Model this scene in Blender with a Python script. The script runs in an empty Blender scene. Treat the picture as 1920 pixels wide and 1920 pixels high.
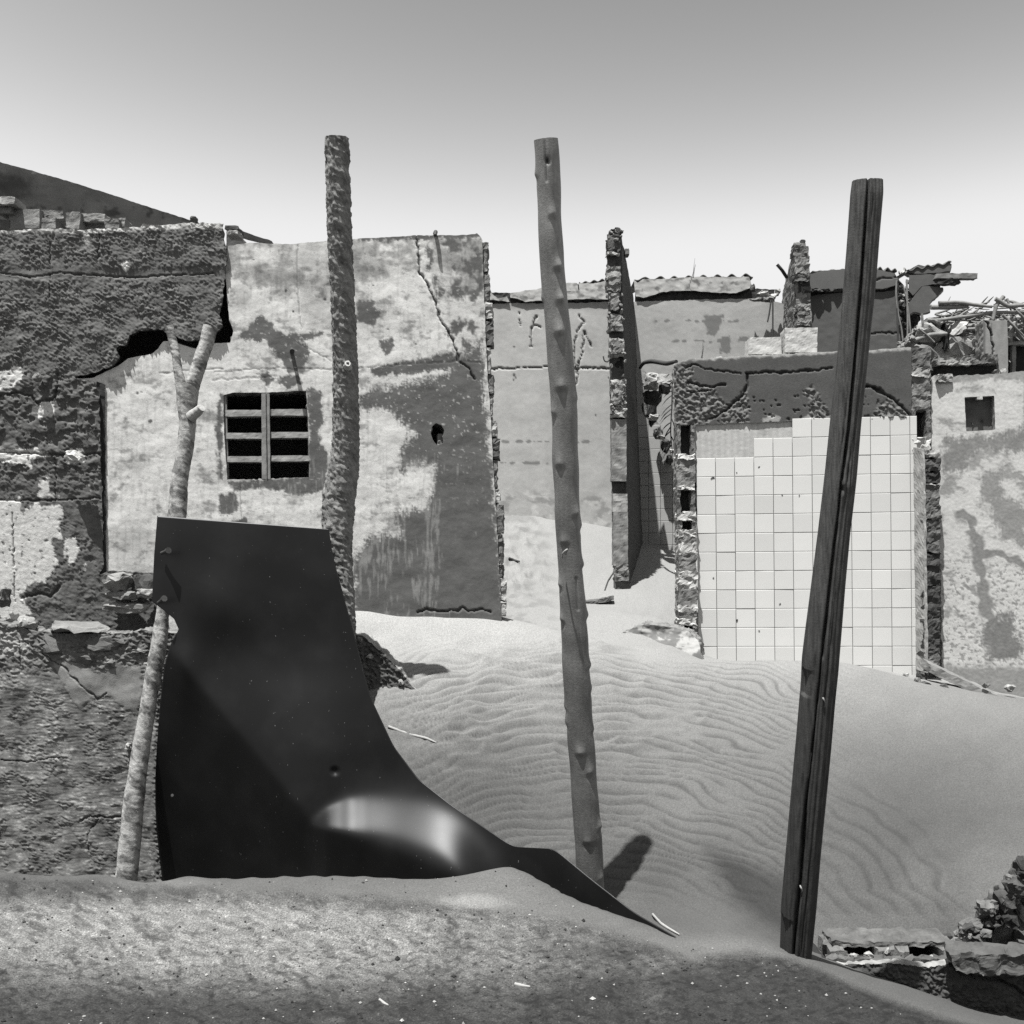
import bpy, bmesh, math, random
import numpy as np
from mathutils import Vector, Matrix

# ------------------------------------------------------------------ camera, sky, sun
F = 1920.0          # focal length in units of the photo's pixels
CXP, HZ = 960.0, 1060.0   # principal column, eye-level row
CAMZ = 1.6
scene = bpy.context.scene
cam_d = bpy.data.cameras.new("camera"); cam_d.sensor_width = 36.0; cam_d.lens = 36.0
cam_d.shift_y = (HZ - 960.0) / 1920.0
cam_d.clip_start = 0.05; cam_d.clip_end = 2000
cam = bpy.data.objects.new("camera", cam_d); scene.collection.objects.link(cam)
cam.location = (0, 0, CAMZ); cam.rotation_euler = (math.radians(90), 0, 0)
scene.camera = cam

SUN = Vector((-0.165, -0.30, 1.0)).normalized()       # towards the sun
EL = math.asin(SUN.z); AZ = math.atan2(SUN.x, SUN.y)
wd = bpy.data.worlds.new("World"); scene.world = wd; wd.use_nodes = True
nt = wd.node_tree; nt.nodes.clear()
sky = nt.nodes.new("ShaderNodeTexSky"); sky.sky_type = 'NISHITA'; sky.sun_disc = False
sky.sun_elevation = EL; sky.sun_rotation = AZ
sky.air_density = 1.0; sky.dust_density = 2.0; sky.ozone_density = 1.0
sep = nt.nodes.new("ShaderNodeSeparateColor")
pw = nt.nodes.new("ShaderNodeMath"); pw.operation = 'POWER'; pw.inputs[1].default_value = 3.4
ml = nt.nodes.new("ShaderNodeMath"); ml.operation = 'MULTIPLY'; ml.inputs[1].default_value = 0.80
mn = nt.nodes.new("ShaderNodeMath"); mn.operation = 'SMOOTH_MIN'; mn.inputs[1].default_value = 4.75; mn.inputs[2].default_value = 1.8
bg = nt.nodes.new("ShaderNodeBackground"); bg.inputs[1].default_value = 0.07
wo = nt.nodes.new("ShaderNodeOutputWorld")
L = nt.links.new
L(sky.outputs[0], sep.inputs[0]); L(sep.outputs[0], pw.inputs[0]); L(pw.outputs[0], ml.inputs[0])
L(ml.outputs[0], mn.inputs[0]); L(mn.outputs[0], bg.inputs[0]); L(bg.outputs[0], wo.inputs[0])
sd_ = bpy.data.lights.new("sun", 'SUN'); sd_.energy = 5.0; sd_.angle = math.radians(0.53); sd_.color = (1, 1, 0.99)
sun = bpy.data.objects.new("sun", sd_); scene.collection.objects.link(sun)
sun.rotation_euler = (-SUN).to_track_quat('-Z', 'Y').to_euler(); sun.location = (-3, -6, 14)
vs = scene.view_settings; vs.view_transform = 'Standard'; vs.look = 'None'; vs.gamma = 1.0; vs.exposure = 1.4
vs.use_curve_mapping = False
scene.render.engine = 'CYCLES'; scene.cycles.use_denoising = False      # keep the grain of sand and plaster

# ------------------------------------------------------------------ numpy noise
def _tab(seed):
    r = np.random.RandomState(seed)
    p = r.permutation(256); a = r.rand(256) * 2 * np.pi
    return np.concatenate([p, p]), np.cos(a), np.sin(a)
_T = {}
def per2(x, y, seed=0):
    if seed not in _T: _T[seed] = _tab(seed)
    p, ca, sa = _T[seed]
    x = np.asarray(x, float); y = np.asarray(y, float)
    xi = np.floor(x).astype(int); yi = np.floor(y).astype(int)
    xf = x - xi; yf = y - yi; xi &= 255; yi &= 255
    u = xf * xf * xf * (xf * (xf * 6 - 15) + 10); v = yf * yf * yf * (yf * (yf * 6 - 15) + 10)
    def g(ix, iy, dx, dy):
        h = p[p[ix & 255] + (iy & 255)]
        return ca[h] * dx + sa[h] * dy
    a = g(xi, yi, xf, yf); b = g(xi + 1, yi, xf - 1, yf)
    c = g(xi, yi + 1, xf, yf - 1); d = g(xi + 1, yi + 1, xf - 1, yf - 1)
    return 1.5 * ((a + u * (b - a)) + v * ((c + u * (d - c)) - (a + u * (b - a))))
def fbm(x, y, o=4, seed=0, gain=0.5):
    s = 0; a = 1.0; n = 0
    for i in range(o):
        s = s + a * per2(np.asarray(x) * 2 ** i + 17.3 * i, np.asarray(y) * 2 ** i - 9.1 * i, seed + i); n += a; a *= gain
    return s / n * 1.35
def n3(P, sc, seed=0):
    x, y, z = P[:, 0] / sc, P[:, 1] / sc, P[:, 2] / sc
    return (per2(x + 0.37 * z, y * 0.83 + z * 0.71, seed) + per2(y + 3.1 - .41 * x, z + 7.7 + .23 * x, seed + 1) + per2(z * .9 + .5 * y, x * 1.1 - 4.2 + .3 * z, seed + 2)) / 1.8
def sst(a, b, x):
    t = np.clip((x - a) / (b - a), 0, 1); return t * t * (3 - 2 * t)
def mix(a, b, t): return a + (b - a) * t
def segd(x, y, poly, closed=True):
    P = np.asarray(poly, float); Q = np.roll(P, -1, 0)
    if not closed: P, Q = P[:-1], Q[:-1]
    d = np.full(np.shape(x), 1e18)
    for (ax, ay), (bx, by) in zip(P, Q):
        ex, ey = bx - ax, by - ay; L2 = ex * ex + ey * ey + 1e-12
        t = np.clip(((x - ax) * ex + (y - ay) * ey) / L2, 0, 1)
        d = np.minimum(d, (x - ax - t * ex) ** 2 + (y - ay - t * ey) ** 2)
    return np.sqrt(d)
def inside(x, y, poly):
    P = np.asarray(poly, float); Q = np.roll(P, -1, 0); r = np.zeros(np.shape(x), bool)
    for (ax, ay), (bx, by) in zip(P, Q):
        if ay == by: continue
        c = ((ay > y) != (by > y)) & (x < (bx - ax) * (y - ay) / (by - ay) + ax); r ^= c
    return r
def region(x, y, poly, warp=8, sc=30, soft=2, seed=5, o=5, fine=0):
    """soft mask of a polygon whose border is frayed by noise"""
    m = np.zeros(np.shape(x)); P = np.asarray(poly, float); pad = warp * 2.5 + soft * 2 + 2
    k = (x > P[:, 0].min() - pad) & (x < P[:, 0].max() + pad) & (y > P[:, 1].min() - pad) & (y < P[:, 1].max() + pad)
    if not k.any(): return m
    xx, yy = x[k], y[k]
    sd = segd(xx, yy, poly); sd = np.where(inside(xx, yy, poly), sd, -sd)
    q = sd + warp * 1.6 * fbm(xx / sc, yy / sc, o, seed, .62)
    if fine: q = q + fine * (fbm(xx / 5, yy / 4, 3, seed + 70, .7) + .6 * per2(xx / 3, yy / 22, seed + 75))
    m[k] = sst(-soft, soft, q); return m
def line(x, y, pts, w=1.5, jit=3, sc=14, seed=31, wob=.6):
    """ragged crack along a polyline: 1 in its middle, 0 outside"""
    P = np.asarray(pts, float); m = np.zeros(np.shape(x)); pad = w * 3 + jit * 3
    k = (x > P[:, 0].min() - pad) & (x < P[:, 0].max() + pad) & (y > P[:, 1].min() - pad) & (y < P[:, 1].max() + pad)
    if not k.any(): return m
    xx = x[k] + jit * fbm(x[k] / sc, y[k] / sc, 3, seed); yy = y[k] + jit * fbm(x[k] / sc + 40, y[k] / sc, 3, seed + 9)
    ww = w * (1 + wob * per2(x[k] / 20, y[k] / 20, seed + 3))
    m[k] = 1 - sst(0.45, 1.0, segd(xx, yy, pts, False) / np.maximum(ww, .2)); return m
def blob(x, y, cx, cy, rx, ry, warp=.3, sc=18, soft=.12, seed=77):
    r = np.hypot((x - cx) / rx, (y - cy) / ry) + warp * fbm(x / sc, y / sc, 4, seed, .6); return 1 - sst(1 - soft, 1 + soft, r)
def chips(x, y, seed=50, sc=1.0):
    """broken-plaster relief 0..1: plates, ridges and pits"""
    wx = x + 5 * fbm(x / 22, y / 22, 2, seed); wy = y + 5 * fbm(x / 22 + 9, y / 22, 2, seed + 1)
    a = per2((wx * .9 + wy * .45) / (9 * sc), (wy * .9 - wx * .45) / (5.5 * sc), seed + 2)
    b = per2((wx - wy * .3) / (6 * sc), (wy + wx * .3) / (4 * sc), seed + 3)
    c = fbm(x / (4 * sc), y / (3.4 * sc), 2, seed + 4)
    return .5 * sst(-.1, .22, a) + .33 * sst(-.05, .25, b) + .17 * (c * .5 + .5)

def strokes(x, y, seed=60, sc=1.0):
    """thrown-on render: short raised strokes lying at two slants"""
    wx = x + 4 * fbm(x / 26, y / 26, 2, seed); wy = y + 4 * fbm(x / 26 + 9, y / 26, 2, seed + 1); o = 0
    for k, (ang, a, b, w) in enumerate(((.55, 10, 3.4, .42), (-.25, 8, 3.0, .30), (1.0, 7, 3.2, .28))):
        c_, s_ = math.cos(ang), math.sin(ang); q = per2((wx * c_ + wy * s_) / (a * sc) + 7 * k, (wy * c_ - wx * s_) / (b * sc), seed + 5 + k); o = o + w * sst(.02, .34, q)
    return o

# ------------------------------------------------------------------ places
def W(px, py, d): return np.array([(px - CXP) / F * d, d, CAMZ - (py - HZ) / F * d])
def Wa(px, py, d): return np.stack([(px - CXP) / F * d, d + 0 * px, CAMZ - (py - HZ) / F * d], -1)
class Plane:
    """an upright plane given by its distance at two columns of the photograph"""
    def __init__(s, a, da, b, db):
        s.a, s.b, s.ia, s.ib = a, b, 1 / da, 1 / db
        A, B = W(a, HZ, da), W(b, HZ, db); e = B - A; s.e = e / np.linalg.norm(e)
        s.n = np.array([s.e[1], -s.e[0], 0.0]); s.up = np.array([0, 0, 1.0])
    def d(s, px): return 1 / (s.ia + (s.ib - s.ia) * (np.asarray(px, float) - s.a) / (s.b - s.a))
    def pt(s, px, py): return Wa(np.asarray(px, float), np.asarray(py, float), s.d(px))

# ------------------------------------------------------------------ objects
C = scene.collection; WL = {}
TONE = 0.57          # the paint and sand tones below are written as they read in the print; this brings them to real reflectances
def tag(o, label=None, cat=None, group=None, kind=None):
    if label: o["label"] = label
    if cat: o["category"] = cat
    if group: o["group"] = group
    if kind: o["kind"] = kind
    return o
def thing(name, label, cat, loc, group=None):
    o = bpy.data.objects.new(name, None); o.empty_display_size = .1; C.objects.link(o)
    o.location = [float(v) for v in loc]; WL[o.name] = np.array(loc, float); tag(o, label, cat, group, "thing"); return o
def mesh_np(name, V, quads, tone=None, tris=None, smooth=True, extra=None):
    V = np.asarray(V, np.float32); quads = np.asarray(quads, np.int32).reshape(-1, 4)
    tris = np.zeros((0, 3), np.int32) if tris is None else np.asarray(tris, np.int32).reshape(-1, 3)
    me = bpy.data.meshes.new(name); me.vertices.add(len(V)); me.vertices.foreach_set("co", V.ravel())
    nl = quads.size + tris.size; me.loops.add(nl)
    me.loops.foreach_set("vertex_index", np.concatenate([quads.ravel(), tris.ravel()]))
    npoly = len(quads) + len(tris); me.polygons.add(npoly)
    st = np.concatenate([np.arange(len(quads)) * 4, quads.size + np.arange(len(tris)) * 3]).astype(np.int32)
    me.polygons.foreach_set("loop_start", st)
    me.polygons.foreach_set("use_smooth", np.full(npoly, smooth))
    me.update(calc_edges=True)
    if tone is not None:
        at = me.attributes.new("tone", 'FLOAT', 'POINT'); at.data.foreach_set("value", np.clip(np.asarray(tone, np.float32) * TONE, .004, .8))
    for nm, val in (extra or {}).items():
        at = me.attributes.new(nm, 'FLOAT', 'POINT'); at.data.foreach_set("value", np.asarray(val, np.float32))
    return me
def part(name, me, mat, parent=None, label=None, shift=True):
    """mesh (in world coordinates) -> object under its thing"""
    o = bpy.data.objects.new(name, me); C.objects.link(o)
    if parent is not None:
        off = WL[parent.name]
        if shift: me.transform(Matrix.Translation(Vector(-off)))
        o.parent = parent; WL[o.name] = off.copy()
    else: WL[o.name] = np.zeros(3)
    if not me.materials: me.materials.append(mat)
    if label: o["label"] = label
    return o
def single(name, me, mat, label, cat, group=None, base=None):
    """a thing that is one mesh: origin moved to its base"""
    n = len(me.vertices); co = np.empty(n * 3, np.float32); me.vertices.foreach_get("co", co); co = co.reshape(-1, 3)
    if base is None: base = np.array([co[:, 0].mean(), co[:, 1].mean(), co[:, 2].min()])
    me.transform(Matrix.Translation(Vector([-float(v) for v in base])))
    o = bpy.data.objects.new(name, me); C.objects.link(o); o.location = [float(v) for v in base]; WL[o.name] = np.array(base, float)
    if not me.materials: me.materials.append(mat)
    tag(o, label, cat, group, "thing"); return o

# ------------------------------------------------------------------ materials
MATS = {}
def mat(name, rough=.9, var=.25, vscale=60, bump=.25, bscale=140, bdist=.004, spec=.25, const=None, speck=0.0, sscale=500, detail=5):
    if name in MATS: return MATS[name]
    m = bpy.data.materials.new(name); m.use_nodes = True; t = m.node_tree; N = t.nodes; K = t.links.new
    b = N["Principled BSDF"]; b.inputs["Roughness"].default_value = rough
    b.inputs["Specular IOR Level"].default_value = spec
    tc = N.new("ShaderNodeTexCoord")
    if const is None:
        at = N.new("ShaderNodeAttribute"); at.attribute_name = "tone"; src = at.outputs["Fac"]
    else:
        v = N.new("ShaderNodeValue"); v.outputs[0].default_value = const * TONE; src = v.outputs[0]
    nz = N.new("ShaderNodeTexNoise"); nz.inputs["Scale"].default_value = vscale; nz.inputs["Detail"].default_value = detail; nz.inputs["Roughness"].default_value = .65
    K(tc.outputs["Object"], nz.inputs["Vector"])
    mr = N.new("ShaderNodeMapRange"); mr.inputs[1].default_value = .25; mr.inputs[2].default_value = .75
    mr.inputs[3].default_value = 1 - var; mr.inputs[4].default_value = 1 + var
    K(nz.outputs["Fac"], mr.inputs[0])
    mm = N.new("ShaderNodeMath"); mm.operation = 'MULTIPLY'; K(src, mm.inputs[0]); K(mr.outputs[0], mm.inputs[1])
    out = mm.outputs[0]
    if speck > 0:
        n2 = N.new("ShaderNodeTexNoise"); n2.inputs["Scale"].default_value = sscale; n2.inputs["Detail"].default_value = 2
        K(tc.outputs["Object"], n2.inputs["Vector"])
        m2 = N.new("ShaderNodeMapRange"); m2.inputs[1].default_value = .3; m2.inputs[2].default_value = .7
        m2.inputs[3].default_value = 1 - speck; m2.inputs[4].default_value = 1 + speck; K(n2.outputs["Fac"], m2.inputs[0])
        m3 = N.new("ShaderNodeMath"); m3.operation = 'MULTIPLY'; K(out, m3.inputs[0]); K(m2.outputs[0], m3.inputs[1]); out = m3.outputs[0]
    cc = N.new("ShaderNodeCombineColor")
    for i, w in enumerate((1.0, .995, .965)):
        q = N.new("ShaderNodeMath"); q.operation = 'MULTIPLY'; q.inputs[1].default_value = w; K(out, q.inputs[0]); K(q.outputs[0], cc.inputs[i])
    K(cc.outputs[0], b.inputs["Base Color"])
    if bump > 0:
        n4 = N.new("ShaderNodeTexNoise"); n4.inputs["Scale"].default_value = bscale; n4.inputs["Detail"].default_value = 6; n4.inputs["Roughness"].default_value = .7
        K(tc.outputs["Object"], n4.inputs["Vector"])
        bp = N.new("ShaderNodeBump"); bp.inputs["Strength"].default_value = bump; bp.inputs["Distance"].default_value = bdist
        K(n4.outputs["Fac"], bp.inputs["Height"]); K(bp.outputs[0], b.inputs["Normal"])
    MATS[name] = m; return m
M_PLASTER = mat("weathered_plaster", var=.10, vscale=90, bump=.25, bscale=110)
M_ROUGH = mat("rough_render", var=.18, vscale=70, bump=.35, bscale=120, bdist=.006)
M_BRICK = mat("broken_block", var=.22, vscale=60, bump=.6, bscale=70, bdist=.01)
M_SAND = mat("sand", var=.05, vscale=60, bump=.2, bscale=240, bdist=.003, speck=.22, sscale=150)
def sand_grains():
    """heavy dark and pale grains, strongest where the sand is coarse"""
    t = M_SAND.node_tree; N = t.nodes; K = t.links.new; b = N["Principled BSDF"]; src = b.inputs["Base Color"].links[0].from_socket
    at = N.new("ShaderNodeAttribute"); at.attribute_name = "coarse"; tc = N.new("ShaderNodeTexCoord")
    nz = N.new("ShaderNodeTexNoise"); nz.inputs["Scale"].default_value = 170; nz.inputs["Detail"].default_value = 4; nz.inputs["Roughness"].default_value = .75; K(tc.outputs["Object"], nz.inputs["Vector"])
    mr = N.new("ShaderNodeMapRange"); mr.inputs[1].default_value = .30; mr.inputs[2].default_value = .70; mr.inputs[3].default_value = .12; mr.inputs[4].default_value = 1.95; K(nz.outputs["Fac"], mr.inputs[0])
    mx = N.new("ShaderNodeMix"); mx.data_type = 'FLOAT'; mx.inputs[2].default_value = 1.0; K(at.outputs["Fac"], mx.inputs[0]); K(mr.outputs[0], mx.inputs[3])
    vm = N.new("ShaderNodeVectorMath"); vm.operation = 'SCALE'; K(src, vm.inputs[0]); K(mx.outputs[0], vm.inputs["Scale"]); K(vm.outputs[0], b.inputs["Base Color"])
sand_grains()
M_WOOD = mat("weathered_wood", var=.15, vscale=60, bump=.25, bscale=150, rough=.75)
M_BARK = mat("bark", var=.25, vscale=80, bump=.5, bscale=120, bdist=.006)
M_TILE = mat("glazed_tile", rough=.42, var=.03, vscale=9, bump=0, spec=.3, const=.68)
_oi = M_TILE.node_tree.nodes.new("ShaderNodeObjectInfo"); _mr = M_TILE.node_tree.nodes.new("ShaderNodeMapRange"); _mr.inputs[3].default_value = .92; _mr.inputs[4].default_value = 1.03
_vm = M_TILE.node_tree.nodes.new("ShaderNodeVectorMath"); _vm.operation = 'SCALE'; _bs = M_TILE.node_tree.nodes["Principled BSDF"]; _src = _bs.inputs["Base Color"].links[0].from_socket
M_TILE.node_tree.links.new(_oi.outputs["Random"], _mr.inputs[0]); M_TILE.node_tree.links.new(_src, _vm.inputs[0]); M_TILE.node_tree.links.new(_mr.outputs[0], _vm.inputs["Scale"]); M_TILE.node_tree.links.new(_vm.outputs[0], _bs.inputs["Base Color"])
M_GROUT = mat("grout", var=.2, bump=.2, const=.34)
M_IRON = mat("rusty_iron", rough=.7, var=.3, const=.05, bump=.3)
M_TWIG = mat("bleached_twig", var=.15, const=.36, bump=.2)
M_STICK = mat("dry_stick", var=.35, vscale=25, const=.22, bump=.3)

# ------------------------------------------------------------------ relief walls
def frayed(poly, rag, step=5, sc=11, seed=3):
    """subdivide an outline and fray it"""
    P = np.asarray(poly, float); out = []
    for a, b in zip(P, np.roll(P, -1, 0)):
        n = max(1, int(np.hypot(*(b - a)) / step))
        for i in range(n): out.append(a + (b - a) * i / n)
    Q = np.array(out)
    if rag > 0:
        Q = Q + rag * np.stack([fbm(Q[:, 0] / sc, Q[:, 1] / sc, 3, seed, .6), fbm(Q[:, 0] / sc + 50, Q[:, 1] / sc, 3, seed + 1, .6)], -1)
    return Q
def relief(plane, poly, step=2.0, rag=2.0, holes=(), disp=None, tone=None, thick=.12, rim_tone=.16, rim_rag=.008, seed=3, hole_rag=1.5, rsc=11, back=False):
    """a wall panel with real relief: front sheet pushed in and out along the wall's normal, broken rim, back"""
    Q = frayed(poly, rag, seed=seed, sc=rsc); H = [frayed(h, hole_rag, seed=seed + 5) for h in holes]
    x0, y0 = Q.min(0); x1, y1 = Q.max(0)
    xs = np.arange(x0 - step, x1 + 2 * step, step); ys = np.arange(y0 - step, y1 + 2 * step, step)
    X, Y = np.meshgrid(xs, ys); nx, ny = len(xs), len(ys)
    cx = (X[:-1, :-1] + step / 2); cy = (Y[:-1, :-1] + step / 2)
    keep = inside(cx, cy, Q)
    for h in H: keep &= ~inside(cx, cy, h)
    jj, ii = np.nonzero(keep)
    idx = lambda i, j: j * nx + i
    quads = np.stack([idx(ii, jj), idx(ii, jj + 1), idx(ii + 1, jj + 1), idx(ii + 1, jj)], -1)
    # rim edges (directed so that they close the solid)
    kp = np.pad(keep, 1); E = []
    def ed(m, a, b):
        j, i = np.nonzero(m); E.append(np.stack([idx(i + a[0], j + a[1]), idx(i + b[0], j + b[1])], -1))
    c = kp[1:-1, 1:-1]
    ed(c & ~kp[1:-1, :-2], (0, 0), (0, 1)); ed(c & ~kp[1:-1, 2:], (1, 1), (1, 0))
    ed(c & ~kp[:-2, 1:-1], (1, 0), (0, 0)); ed(c & ~kp[2:, 1:-1], (0, 1), (1, 1))
    E = np.concatenate(E)
    used, inv = np.unique(quads, return_inverse=True); quads = inv.reshape(-1, 4).astype(np.int64)
    remap = -np.ones(nx * ny, int); remap[used] = np.arange(len(used)); E = remap[E]
    x = X.ravel()[used].copy(); y = Y.ravel()[used].copy()
    bv = np.unique(E)                         # pull rim vertices onto the outline
    bx, by = x[bv], y[bv]; best = np.full(len(bv), 1e9); tx, ty = bx.copy(), by.copy()
    for poly_ in [Q] + H:
        for a, b in zip(poly_, np.roll(poly_, -1, 0)):
            e = b - a; t = np.clip(((bx - a[0]) * e[0] + (by - a[1]) * e[1]) / (e @ e + 1e-12), 0, 1)
            qx, qy = a[0] + t * e[0], a[1] + t * e[1]; dd = np.hypot(bx - qx, by - qy); k = dd < best
            best[k] = dd[k]; tx[k] = qx[k]; ty[k] = qy[k]
    k = best < step * 1.2; x[bv[k]] = tx[k]; y[bv[k]] = ty[k]
    V = plane.pt(x, y); dsp = disp(x, y) if disp else np.zeros(len(x)); tn = tone(x, y) if tone else np.full(len(x), .3)
    V = V + dsp[:, None] * plane.n
    n = len(V); allV = [V]; allT = [tn]; Q4 = [quads]; cnt = n
    # rim: rings of its own from the front edge back to the rear face
    nb = len(bv); loc = -np.ones(n, int); loc[bv] = np.arange(nb)
    ns = max(2, int(thick / .022)); rings = []
    B0 = V[bv]; base = plane.pt(x[bv], y[bv])
    for s in range(ns + 1):
        f = s / ns; P = B0 * (1 - f) + (base - thick * plane.n) * f
        if 0 < s:
            r = rim_rag * (1.0 if s < ns else .5)
            P = P + r * np.stack([n3(P, .03, seed + 11), 0 * P[:, 0], n3(P, .03, seed + 23)], -1)
        allV.append(P); allT.append(np.full(nb, rim_tone) * (1 + .5 * n3(P, .05, seed + 31))); rings.append(cnt); cnt += nb
    e = loc[E]
    for s in range(ns):
        a, b = rings[s], rings[s + 1]
        Q4.append(np.stack([a + e[:, 1], a + e[:, 0], b + e[:, 0], b + e[:, 1]], -1))
    if back:
        Vb = plane.pt(x, y) - thick * plane.n; Vb[bv] = allV[-1]
        allV.append(Vb); allT.append(np.full(n, .2)); Q4.append(quads[:, ::-1] + cnt)
    return np.concatenate(allV), np.concatenate(Q4), np.concatenate(allT)
def wall_part(name, parent, material, *a, **k):
    V, Q, T = relief(*a, **k); me = mesh_np(name, V, Q, T); return part(name, me, material, parent)

# ------------------------------------------------------------------ solids
def grid_box(c, thickv, nu=8, nv=8, nw=2, amp=.006, sc=.05, seed=1, tone=.16, tvar=.4, tonef=None):
    """six-sided block: c = 4 corners of its face (lower-left, lower-right, upper-right, upper-left), pushed back by thickv, skin roughened"""
    c = [np.asarray(q, float) for q in c]; t = np.asarray(thickv, float)
    V = []; Qd = []; cnt = 0
    def face(fn, n1, n2, flip):
        nonlocal cnt
        u, v = np.meshgrid(np.linspace(0, 1, n1 + 1), np.linspace(0, 1, n2 + 1)); P = fn(u.ravel()[:, None], v.ravel()[:, None]); V.append(P)
        j, i = np.meshgrid(np.arange(n2), np.arange(n1), indexing='ij'); i = i.ravel(); j = j.ravel(); k = lambda a, b: cnt + b * (n1 + 1) + a
        q = np.stack([k(i, j), k(i + 1, j), k(i + 1, j + 1), k(i, j + 1)], -1); Qd.append(q[:, ::-1] if flip else q); cnt += (n1 + 1) * (n2 + 1)
    bl = lambda u, v: (c[0] * (1 - u) + c[1] * u) * (1 - v) + (c[3] * (1 - u) + c[2] * u) * v
    face(bl, nu, nv, False); face(lambda u, v: bl(u, v) + t, nu, nv, True)
    face(lambda u, v: bl(0 * u, v) + t * u, nw, nv, True); face(lambda u, v: bl(1 + 0 * u, v) + t * u, nw, nv, False)
    face(lambda u, v: bl(u, 0 * v) + t * v, nu, nw, True); face(lambda u, v: bl(u, 1 + 0 * v) + t * v, nu, nw, False)
    V = np.concatenate(V); Qd = np.concatenate(Qd)
    T = np.full(len(V), tone) * (1 + tvar * n3(V, .06, seed + 9))
    if tonef is not None: T = tonef(V, T)
    cc = V.mean(0)
    D = np.stack([n3(V, sc, seed), n3(V, sc, seed + 3), n3(V, sc, seed + 6)], -1) * amp + np.stack([n3(V, sc * .35, seed + 12), n3(V, sc * .35, seed + 15), n3(V, sc * .35, seed + 18)], -1) * amp * .45
    return V + D, Qd, T
def block(name, parent, material, c, thickv, smooth=False, **k):
    V, Q, T = grid_box(c, thickv, **k); return part(name, mesh_np(name, V, Q, T, smooth=smooth), material, parent)
def pxbox(x0, y0, x1, y1, d, depth, skew=0.0):
    """corners of an upright block seen at x0..x1, y0..y1 standing at distance d, and the push-back of its depth"""
    return [W(x0, y1, d), W(x1, y1, d), W(x1, y0, d), W(x0, y0, d)], np.array([skew, depth, 0.0])
def rock_mesh(name, c, size, seed, tone=.2, npts=16, flat=1.0):
    r = np.random.RandomState(seed); bm = bmesh.new()
    P = r.normal(size=(npts, 3)); P /= np.linalg.norm(P, axis=1)[:, None]; P *= (0.75 + .35 * r.rand(npts, 1)); P = np.sign(P) * np.abs(P) ** .8
    P *= np.asarray(size) * .5 * np.array([1, 1, flat])
    for p in P: bm.verts.new(p)
    bmesh.ops.convex_hull(bm, input=bm.verts)
    bmesh.ops.subdivide_edges(bm, edges=bm.edges, cuts=2 if max(size) > .07 else 1, use_grid_fill=True)
    me = bpy.data.meshes.new(name); bm.to_mesh(me); bm.free()
    n = len(me.vertices); co = np.empty(n * 3, np.float32); me.vertices.foreach_get("co", co); co = co.reshape(-1, 3)
    s = float(np.mean(size)); co = co + s * .10 * np.stack([n3(co + seed, s * .3, seed % 90), n3(co + seed, s * .3, seed % 90 + 3), n3(co + seed, s * .3, seed % 90 + 6)], -1) + s * .05 * np.stack([n3(co + seed, s * .11, seed % 90), n3(co + seed, s * .11, seed % 90 + 3), n3(co + seed, s * .11, seed % 90 + 6)], -1)
    co = co + np.asarray(c); me.vertices.foreach_set("co", co.astype(np.float32).ravel())
    at = me.attributes.new("tone", 'FLOAT', 'POINT'); at.data.foreach_set("value", np.clip(TONE * tone * (1 + .45 * n3(co, s * .3, 4)), .01, .8).astype(np.float32)); me.update()
    return me
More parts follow.
